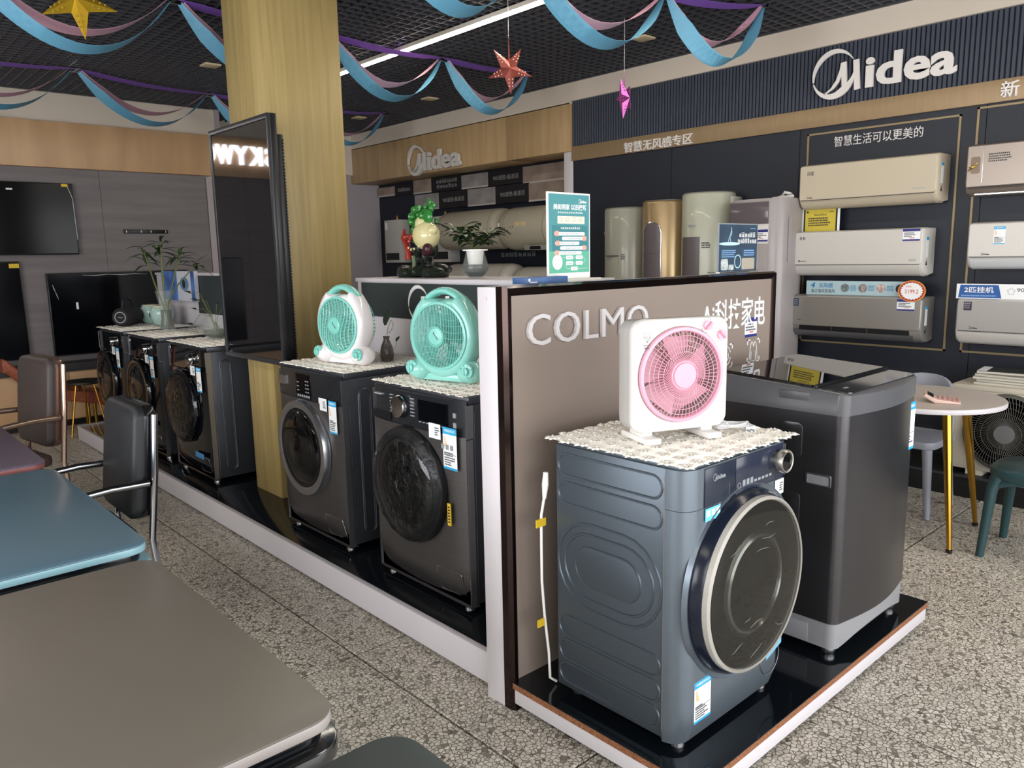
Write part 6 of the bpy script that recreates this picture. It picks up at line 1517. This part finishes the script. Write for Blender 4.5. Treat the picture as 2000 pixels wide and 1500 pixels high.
garland('farthest ribbon garland near the television wall', [(0.75, 7.35), (1.884, 7.30), (3.109, 7.62), (4.08, 7.6), (5.01, 7.5)], 0.34, 0.24, [(-38, 6)])
garland('nearest ribbon garland at the top right of the photo', [(2.10, 3.2), (3.05, 3.2), (4.18, 3.12), (4.86, 2.84)], 0.36, 0.24, [(-42, 4)])

def star(name, label, c, R_, m, dots, rz, tilt=0):
    t = thing(name, label, 'star', c, rz)
    b = MB(); ring_ = []
    for k in range(10):
        a = rad(-90 + 36 * k + tilt); r_ = R_ if k % 2 == 0 else R_ * 0.36
        ring_.append((r_ * math.cos(a), 0.0, r_ * math.sin(a)))
    d = R_ * 0.30; n = len(b.v)
    b.v.extend(ring_ + [(0, -d, 0), (0, d, 0)])
    for k in range(10):
        b.f.append([k, (k + 1) % 10, 10]); b.f.append([(k + 1) % 10, k, 11])
    b.build('paper_body', m, t, smooth=0)
    ds = MB()
    dm = dots or m
    for k in range(0, 10, 2):
        a = rad(-90 + 36 * k + tilt)
        for q in (0.42, 0.56, 0.68):
            for s_ in (-1, 1):
                an = a + s_ * 0.30 * (1 - q); r_ = R_ * q
                yy = -d * max(0.05, 1 - q * 0.98) * 0.86
                ds.ell((r_ * math.cos(an), yy, r_ * math.sin(an)), (0.0045, 0.003, 0.0045), 6, 4)
    ds.build('punched_dots', dm, t)
    MB().tube([(0, 0, R_ * 0.34), (0, 0, 3.11 - c[2])], 0.0012, 5).build('thread', M_offw, t)
    MB().tube([(0, 0, R_ * 0.34), (0, 0, R_ * 1.3)], [0.006, 0.001], 6).build('ribbon_tail', m, t)
    return t
M_sg = mat('foil_gold', '#c9a52e', 0.3, metal=0.7); M_sr = mat('foil_copper_red', '#a4584e', 0.35, metal=0.5); M_sm = mat('foil_magenta', '#a4528f', 0.3, metal=0.6)
star('paper_star', 'gold foil paper star hanging at the top left', (1.014, 3.773, 2.613), 0.155, M_sg, mat('gold_dots', '#8a7020', 0.4), -25, 6)
star('paper_star', 'copper red punched paper star hanging beside the lamp', (3.482, 3.804, 2.682), 0.150, M_sr, mat('star_dots', '#d9b8ac', 0.5), -30, 4)
star('paper_star', 'magenta foil paper star hanging before the ribbed sign board', (4.403, 3.631, 2.587), 0.140, M_sm, None, 15, -8)

# ================================================================ THINGS ON THE COUNTERS AND WASHERS
# green stand-up poster on the partition
po = thing('standing_poster', 'green trade-in poster in a white stand on top of the partition', 'poster', (1.905, 1.905, 1.4345), 3)
W_, H_ = 0.228, 0.305
M_pt = mat('poster_teal', '#4c8f94', 0.45); M_pg = mat('poster_green', '#5fae94', 0.45); M_pd = mat('poster_deep_teal', '#3f7f86', 0.45)
MB().box(-0.012, W_ + 0.03, -0.03, 0.03, 0.0, 0.010).build('stand_foot', mat('clear_acrylic', '#cfc9bf', 0.2), po, bevel=0.002)
MB().box(0, W_, -0.002, 0.004, 0.008, H_).build('backing', M_offw, po)
MB().box(0.006, W_ - 0.006, -0.003, -0.002, 0.105, H_ - 0.006).build('teal_field', M_pt, po)
MB().box(0.006, W_ - 0.006, -0.003, -0.002, 0.03, 0.105).build('green_field', M_pg, po)
brand_logo(po, 0.185, H_ - 0.028, -0.003, 0.042, M_txtw, 0.0005)
txt('poster_lettering', '美的到家 以旧换新', 0.118, H_ - 0.049, -0.003, 0.178, 0.020, M_txtw, po, 0.0005, 0.02)
glyphs('poster_print', 14, 0.118, H_ - 0.068, -0.003, 0.135, 0.0065, M_txtw, po)
MB().box(0.05, 0.195, -0.0036, -0.003, H_ - 0.106, H_ - 0.080).build('icon_strip', mat('poster_cream', '#dcd8c8', 0.5), po)
for k in range(4):
    MB().tube([(0.068 + 0.035 * k + 0.007 * math.cos(a), -0.0038, H_ - 0.091 + 0.007 * math.sin(a)) for a in [2 * math.pi * j / 16 for j in range(16)]], 0.0006, 4, True).build('strip_icon', M_txtg, po)
MB().prism(rrect(0.022, W_ - 0.016, 0.105, H_ - 0.112, 0.004, 3), -0.0036, -0.003).build('question_panel', M_pd, po)
glyphs('poster_print', 10, 0.118, H_ - 0.121, -0.0036, 0.105, 0.0085, M_txtw, po, seed=3)
for k, (x0, x1) in enumerate(((0.032, 0.195), (0.072, 0.205), (0.036, 0.165), (0.062, 0.205), (0.032, 0.178))):
    z = H_ - 0.140 - 0.0165 * k
    q = MB().prism(rrect(x0, x1, z - 0.006, z + 0.006, 0.0055, 4), -0.0044, -0.0036).build('text_pill', M_paper, po)
    glyphs('pill_print', 9, (x0 + x1) / 2, z, -0.0044, (x1 - x0) * 0.6, 0.0045, M_txtg, q, seed=k)
    ex = x0 + 0.012 if k % 2 == 0 else x1 - 0.012
    MB().prism(rrect(ex - 0.010, ex + 0.010, z - 0.008, z + 0.009, 0.003, 2), -0.0050, -0.0044).build('appliance_icon', mat('poster_coral', '#e0a090', 0.5), q)
MB().lathe([(0.026, -0.003), (0.026, -0.0036), (0.0005, -0.0036)], (0.048, 0, 0.068), 'y', 32).build('round_badge', M_paper, po)
glyphs('poster_print', 6, 0.145, 0.097, -0.003, 0.055, 0.0085, M_txtw, po, seed=5)
for x, z in ((0.112, 0.083), (0.165, 0.083), (0.112, 0.063), (0.165, 0.063), (0.138, 0.044)):
    q = MB().prism(rrect(x - 0.018, x + 0.018, z - 0.0065, z + 0.0065, 0.002, 2), -0.0036, -0.003).build('step_box', M_paper, po)
    glyphs('step_print', 4, x, z, -0.0036, 0.026, 0.004, M_txtg, q, seed=int(x * 1000))
MB().tube([(0.075, -0.0034, 0.083), (0.19, -0.0034, 0.083), (0.200, -0.0034, 0.073), (0.19, -0.0034, 0.063), (0.10, -0.0034, 0.063), (0.09, -0.0034, 0.053), (0.10, -0.0034, 0.044), (0.21, -0.0034, 0.044)], 0.0007, 4).build('step_line', M_txtw, po)

# blue stand-up poster
p2 = thing('standing_poster', 'dark blue poster on the right end of the partition top, before the tower unit', 'poster', (2.925, 1.895, 1.4345), 0)
MB().box(-0.03, 0.34, -0.03, 0.03, 0.0, 0.006).build('stand_foot', M_chrome, p2, bevel=0.001)
MB().box(0, 0.315, -0.002, 0.004, 0.004, 0.212).build('backing', mat('poster_edge', '#8d949b', 0.5), p2)
MB().box(0.005, 0.310, -0.003, -0.002, 0.006, 0.208).build('blue_field', mat('poster_night_blue', '#33475a', 0.4, noise=((9, 9, 9), 0.25, 3)), p2)
MB().prism([(0.085 + 0.082 * math.cos(a), 0.125 + 0.007 * math.sin(a)) for a in [2 * math.pi * k / 24 for k in range(24)]], -0.0030, -0.0037).build('light_flare', mat('poster_flare', '#bfe3ee', 0.4), p2)
MB().tube([(0.095, -0.0036, 0.13), (0.085, -0.0036, 0.15), (0.1, -0.0036, 0.17), (0.095, -0.0036, 0.195)], 0.0012, 4).tube([(0.07, -0.0036, 0.13), (0.085, -0.0036, 0.16), (0.095, -0.0036, 0.18)], 0.0010, 4).build('swirl_print', MATS['poster_flare'], p2)
glyphs('poster_print', 6, 0.225, 0.162, -0.003, 0.135, 0.021, M_txtw, p2, seed=8)
glyphs('poster_print', 8, 0.225, 0.136, -0.003, 0.155, 0.021, M_txtw, p2, seed=9)
marks(fine_print(0.025, 0.14, 0.065, 0.10, 4, rnd) + fine_print(0.20, 0.29, 0.07, 0.10, 3, rnd) + fine_print(0.25, 0.30, 0.188, 0.194, 1, rnd), -0.0036, -0.003).build('fine_print', MATS['print_pale_blue'], p2, smooth=0)
MB().prism(rrect(0.02, 0.075, 0.012, 0.060, 0.01, 3), -0.0036, -0.003).prism(rrect(0.08, 0.12, 0.012, 0.035, 0.003, 2), -0.0036, -0.003).build('photo_print', mat('poster_photo_pale', '#b4bcbc', 0.5, noise=((60, 60, 60), 0.35, 2)), p2)
MB().prism(rrect(0.185, 0.29, 0.012, 0.062, 0.004, 3), -0.0036, -0.003).build('photo_print', mat('poster_photo_sand', '#a9a294', 0.5), p2)
MB().lathe([(0.030, -0.003), (0.030, -0.0042), (0.026, -0.0042), (0.026, -0.003)], (0.152, 0, 0.048), 'y', 24, closed=True, sx=0.9).build('ring_print', MATS['poster_flare'], p2)

# blue carton lying on the partition top
bc = thing('flat_carton', 'flat blue printed carton lying on the partition top left of the green poster', 'carton', (1.765, 1.862, 1.4335), 0)
MB().box(0.0, 0.195, 0.0, 0.07, 0.0, 0.022).build('box', mat('carton_blue', '#3c5a86', 0.45, noise=((20, 20, 20), 0.2, 2)), bc, bevel=0.001)
MB().box(0.008, 0.015, -0.001, 0.0, 0.009, 0.018).build('box_mark', M_txtw, bc)
glyphs('box_print', 8, 0.03, 0.006, 0.0, 0.034, 0.005, M_txtw, bc, 0.001)

# ---------------------------------------------------------------- plants
def leaf(b, base, dir_, L_, wd, droop=0.3, up=Vector((0, 0, 1))):
    d = Vector(dir_).normalized(); s_ = d.cross(up)
    s_ = s_.normalized() if s_.length > 1e-4 else Vector((1, 0, 0)); n_ = s_.cross(d)
    base = Vector(base); prev = None; n0 = len(b.v); K = 6
    for k in range(K + 1):
        f = k / K; w = wd * math.sin(math.pi * min(1, 0.06 + f * 0.94)) ** 0.8 * (1 - 0.25 * f); c = base + d * (L_ * f) - Vector((0, 0, 1)) * (droop * L_ * f * f) + n_ * 0
        b.v.extend([tuple(c - s_ * w + n_ * w * 0.35), tuple(c), tuple(c + s_ * w + n_ * w * 0.35)])
    for k in range(K):
        a = n0 + 3 * k
        b.f.append([a, a + 1, a + 4, a + 3]); b.f.append([a + 1, a + 2, a + 5, a + 4])
M_leaf = mat('leaf_green', '#3d5a30', 0.4, noise=((30, 30, 30), 0.25, 2)); M_leaf2 = mat('leaf_dark_green', '#24381f', 0.4, noise=((30, 30, 30), 0.25, 2)); M_stem = mat('stem_green', '#5f6b3c', 0.5)
M_vase = mat('vase_glass', '#c4cdc9', 0.03, alpha=0.10, spec=0.5); M_water = mat('green_water', '#3f4a34', 0.1, alpha=0.6)
def leaf_obj(name, base, d, L_, wd, droop, m, parent):
    b = MB(); leaf(b, base, d, L_, wd, droop); return b.build(name, m, parent, smooth=70)
# bamboo in tall vase
vz = MZ + 0.007
va = thing('glass_vase', 'tall flared glass vase of lucky bamboo on the middle far washer', 'vase', (2.04, 6.13, vz))
MB().lathe([(0.058, 0.0), (0.058, 0.02), (0.040, 0.09), (0.044, 0.18), (0.066, 0.30), (0.070, 0.305), (0.066, 0.30), (0.040, 0.18), (0.036, 0.09), (0.052, 0.022), (0.0005, 0.02)], (0, 0, 0), 'z', 28).build('glass', M_vase, va)
MB().lathe([(0.05, 0.024), (0.036, 0.09), (0.039, 0.16), (0.0005, 0.16)], (0, 0, 0), 'z', 24).build('water', M_water, va)
r_ = random.Random(11)
pl = thing('lucky_bamboo', 'lucky bamboo stalks with pointed leaves in the tall glass vase', 'plant', (2.04, 6.13, vz))
for k, (a, ln, hh) in enumerate(((20, 0.16, 0.58), (75, 0.05, 0.60), (130, 0.12, 0.54), (200, 0.15, 0.62), (255, 0.06, 0.66), (300, 0.17, 0.56), (340, 0.24, 0.50))):
    ca_, sa_ = math.cos(rad(a)), math.sin(rad(a))
    pts = [(0.015 * ca_, 0.015 * sa_, 0.03), (0.02 * ca_, 0.02 * sa_, 0.2), (0.035 * ca_ + 0.25 * ln * ca_, 0.035 * sa_ + 0.25 * ln * sa_, 0.34), (ln * ca_, ln * sa_, hh)]
    st_ = MB().tube(pts, [0.005, 0.0055, 0.005, 0.004], 7).build('stalk', M_stem, pl)
    for j in range(7):
        aa = rad(a + j * 137 + r_.uniform(-20, 20)); q = r_.uniform(0.0, 0.05)
        leaf_obj('leaf', (ln * ca_, ln * sa_, hh - 0.01 * j + 0.01), (math.cos(aa), math.sin(aa), r_.uniform(-0.1, 1.0)), r_.uniform(0.10, 0.17), r_.uniform(0.014, 0.02), r_.uniform(0.1, 0.6), M_leaf if j % 2 else M_leaf2, st_)
# round bowl with pothos
bo = thing('glass_bowl', 'round glass water bowl on the far washer beside the column', 'vase', (2.05, 5.22, vz))
MB().lathe([(0.045, 0.0), (0.078, 0.03), (0.085, 0.065), (0.070, 0.11), (0.055, 0.135), (0.06, 0.15), (0.057, 0.15), (0.052, 0.135), (0.066, 0.11), (0.080, 0.065), (0.073, 0.032), (0.0005, 0.006)], (0, 0, 0), 'z', 28).build('glass', M_vase, bo)
MB().lathe([(0.042, 0.007), (0.072, 0.032), (0.079, 0.06), (0.0005, 0.062)], (0, 0, 0), 'z', 24).build('water', M_water, bo)
pp = thing('trailing_plant', 'small trailing plant with round leaves in the glass bowl', 'plant', (2.05, 5.22, vz))
for k, (dx, dy, dz, s_) in enumerate(((-0.06, 0.25, 0.30, 0.030), (-0.05, 0.17, 0.25, 0.030), (-0.03, 0.13, 0.245, 0.026), (-0.06, 0.17, 0.19, 0.024), (-0.11, 0.12, 0.09, 0.028), (0.05, -0.12, 0.2, 0.024), (0.0, -0.08, 0.23, 0.022))):
    st_ = MB().tube([(0, 0, 0.05), (dx * 0.2, dy * 0.2, 0.15), (dx * 0.6, dy * 0.6, max(dz, 0.16) + 0.01), (dx, dy, dz)], 0.0018, 5).build('stem', M_stem, pp)
    leaf_obj('leaf', (dx, dy, dz), (-0.5, 0.5, 0.35), s_ * 1.7, s_, 0.15, M_leaf2, st_)
rr_ = random.Random(5)
b = MB()
for k in range(14):
    a = rr_.uniform(0, 6.28); q = rr_.uniform(0.01, 0.06)
    b.tube([(0, 0, 0.12), (q * 0.5 * math.cos(a), q * 0.5 * math.sin(a), 0.07), (q * math.cos(a), q * math.sin(a), 0.02)], 0.0012, 4)
b.build('roots', M_stem, pp)
# small bulb vase behind the white fan
bv = thing('glass_bulb_vase', 'small dark bulb vase with a single leaf behind the white and turquoise fan', 'vase', (2.17, 3.33, vz))
MB().lathe([(0.03, 0.0), (0.036, 0.03), (0.030, 0.07), (0.014, 0.11), (0.018, 0.125), (0.0005, 0.12)], (0, 0, 0), 'z', 20).build('glass', mat('smoky_glass', '#4b3f3c', 0.08, alpha=0.75), bv)
MB().tube([(0, 0, 0.11), (0.0, -0.02, 0.17), (0.0, -0.05, 0.21), (0.0, -0.07, 0.19), (0, -0.05, 0.16), (0, -0.02, 0.14)], 0.0015, 5).tube([(0, 0, 0.12), (0, -0.03, 0.08), (0, -0.06, 0.06), (0, -0.085, 0.085), (0.0, -0.09, 0.11)], 0.0015, 5).build('tendril', M_stem, bv)
leaf_obj('leaf', (0, 0.0, 0.18), (0.1, -0.25, 0.6), 0.11, 0.035, 0.1, M_leaf2, bv)
leaf_obj('leaf', (0, -0.09, 0.105), (0, -0.5, 0.5), 0.04, 0.012, 0.0, M_leaf2, bv)

# potted plant on the counter
gp = thing('glass_flower_pot', 'glass self-watering pot with white insert on the counter behind the fans', 'pot', (2.62, 3.15, 1.4155))
MB().lathe([(0.040, 0.0), (0.068, 0.03), (0.072, 0.055), (0.055, 0.11), (0.050, 0.135), (0.047, 0.135), (0.052, 0.11), (0.068, 0.055), (0.063, 0.032), (0.0005, 0.006)], (0, 0, 0), 'z', 28).build('glass', M_vase, gp)
MB().lathe([(0.036, 0.007), (0.062, 0.032), (0.066, 0.055), (0.062, 0.07), (0.0005, 0.07)], (0, 0, 0), 'z', 24).build('water', mat('dark_water', '#262c2c', 0.08, alpha=0.8), gp)
MB().lathe([(0.036, 0.06), (0.046, 0.138), (0.066, 0.140), (0.066, 0.147), (0.042, 0.147), (0.033, 0.07), (0.0005, 0.062)], (0, 0, 0), 'z', 28).build('insert', M_offw, gp)
gpl = thing('leafy_plant', 'dark green leafy plant in the white insert pot', 'plant', (2.62, 3.15, 1.4155))
r_ = random.Random(21)
for k in range(15):
    a = rad(24 * k + r_.uniform(-10, 10)); ln = r_.uniform(0.04, 0.16); hh = r_.uniform(0.19, 0.28)
    st_ = MB().tube([(0.01 * math.cos(a), 0.01 * math.sin(a), 0.13), (0.4 * ln * math.cos(a), 0.4 * ln * math.sin(a), hh - 0.03), (ln * math.cos(a), ln * math.sin(a), hh)], 0.0018, 5).build('stem', M_stem, gpl)
    for j in range(6):
        aa = a + rad(r_.uniform(-120, 120)); f = 0.45 + 0.55 * j / 5
        leaf_obj('leaf', (ln * f * math.cos(a), ln * f * math.sin(a), 0.14 + (hh - 0.14) * f), (math.cos(aa), math.sin(aa), r_.uniform(-0.1, 0.8)), r_.uniform(0.06, 0.10), r_.uniform(0.016, 0.024), 0.3, M_leaf2, st_)

# jade cabbage ornament
cbg = thing('cabbage_ornament', 'glossy jade cabbage ornament with red dragon on a dark carved base', 'ornament', (2.62, 3.60, 1.4155), -90)
rb_ = random.Random(4)
b = MB()
for k in range(16):
    b.ell((rb_.uniform(-0.17, 0.17), rb_.uniform(-0.05, 0.05), rb_.uniform(0.015, 0.05)), (rb_.uniform(0.04, 0.08), rb_.uniform(0.03, 0.06), rb_.uniform(0.02, 0.045)), 10, 6)
for k in range(10):
    b.ell((rb_.uniform(-0.09, 0.09), rb_.uniform(-0.04, 0.04), rb_.uniform(0.06, 0.16)), (rb_.uniform(0.02, 0.05), 0.035, rb_.uniform(0.02, 0.05)), 10, 6)
b.build('carved_base', mat('dark_green_lacquer', '#1c241f', 0.25, bump=(40, 0.6, 0.01)), cbg)
MB().ell((0.055, -0.02, 0.230), (0.090, 0.07, 0.080), 22, 14).ell((0.125, -0.03, 0.255), (0.035, 0.03, 0.028), 14, 8).ell((0.035, -0.02, 0.285), (0.05, 0.05, 0.06), 16, 10).build('cabbage_heart', mat('jade_cream', '#d8cf9c', 0.12, coat=0.4), cbg)
b = MB()
for k in range(90):
    f = rb_.random()
    b.ell((-0.055 + 0.105 * f + rb_.uniform(-0.035, 0.035), rb_.uniform(-0.05, 0.04), 0.25 + 0.12 * f + rb_.uniform(-0.055, 0.05)), (rb_.uniform(0.012, 0.026), rb_.uniform(0.008, 0.02), rb_.uniform(0.012, 0.026)), 8, 5)
b.ell((0.085, -0.03, 0.33), (0.045, 0.02, 0.04), 14, 8)
b.build('cabbage_leaves', mat('jade_green', '#2f7a34', 0.15, coat=0.4, bump=(60, 0.4, 0.006)), cbg)
b = MB().tube([(-0.11, -0.05, 0.27), (-0.115, -0.055, 0.22), (-0.085, -0.06, 0.19), (-0.065, -0.06, 0.15), (-0.06, -0.06, 0.10)], [0.006, 0.016, 0.014, 0.018, 0.024], 10)
for k in range(6): b.ell((-0.09 + 0.012 * k, -0.06, 0.205 + rb_.uniform(-0.02, 0.03)), (0.014, 0.012, 0.014), 8, 5)
b.build('red_dragon', mat('red_lacquer', '#8f2c26', 0.25, coat=0.3), cbg)
MB().ell((0.105, -0.05, 0.155), (0.032, 0.028, 0.034), 12, 8).ell((0.08, -0.05, 0.14), (0.02, 0.02, 0.024), 10, 6).build('purple_flower', mat('plum_lacquer', '#3d1a24', 0.3), cbg)
for x, z in ((-0.03, 0.155), (0.0, 0.158), (0.045, 0.17), (-0.085, 0.225), (-0.055, 0.165)): MB().ell((x, -0.065, z), (0.007, 0.006, 0.007), 8, 5).build('pearl', mat('pearl_yellow', '#d9cf92', 0.3), cbg)
MB().tube([(0.0, -0.07, 0.03), (0.005, -0.072, 0.08), (0.0, -0.072, 0.12)], 0.012, 8).build('green_pod', mat('pod_green', '#4a5c34', 0.35), cbg)

# celadon jars
M_cel = mat('celadon_glaze', '#a5c2bb', 0.18, coat=0.3)
for k, (x, y, lab) in enumerate(((2.21, 7.00, 'left pale celadon lidded jar behind the vase'), (2.21, 6.74, 'right pale celadon lidded jar behind the vase'))):
    j_ = thing('celadon_jar', lab, 'jar', (x, y, vz), 0, 'celadon jars on the far washer')
    MB().lathe([(0.05, 0.0), (0.072, 0.02), (0.092, 0.075), (0.094, 0.11), (0.082, 0.145), (0.066, 0.155), (0.0005, 0.156)], (0, 0, 0), 'z', 28).build('body', M_cel, j_)
    MB().lathe([(0.072, 0.152), (0.074, 0.160), (0.0005, 0.166)], (0, 0, 0), 'z', 28).build('lid', mat('celadon_rim', '#d5cfae', 0.3), j_)
    MB().ell((-0.088, 0.03, 0.09), (0.004, 0.018, 0.022), 8, 6).build('painted_motif', M_txtd, j_)
# portable speaker
sp = thing('portable_speaker', 'black cylindrical portable speaker with loop handle at the far end of the row', 'speaker', (1.99, 6.90, vz), -42)
MB().lathe([(0.0005, -0.13), (0.062, -0.13), (0.075, -0.115), (0.08, 0.0), (0.075, 0.115), (0.062, 0.13), (0.0005, 0.13)], (0, 0, 0.08), 'y', 32).build('body', mat('speaker_cloth', '#17181a', 0.8), sp)
ri = MB().lathe([(0.046, -0.1302), (0.046, -0.136), (0.039, -0.136), (0.039, -0.1302)], (0, 0, 0.08), 'y', 28, closed=True).build('emblem_ring', M_txtg, sp)
MB().prism([(-0.026, 0.078), (-0.006, 0.086), (-0.004, 0.078), (0.026, 0.083), (0.006, 0.072), (0.004, 0.080)], -0.1302, -0.134).build('bolt_emblem', M_txtg, ri)
MB().tube([(0.0, -0.085, 0.15), (0.0, -0.07, 0.21), (0.0, 0.0, 0.235), (0.0, 0.07, 0.21), (0.0, 0.085, 0.15)], 0.011, 10).build('handle', M_black, sp)
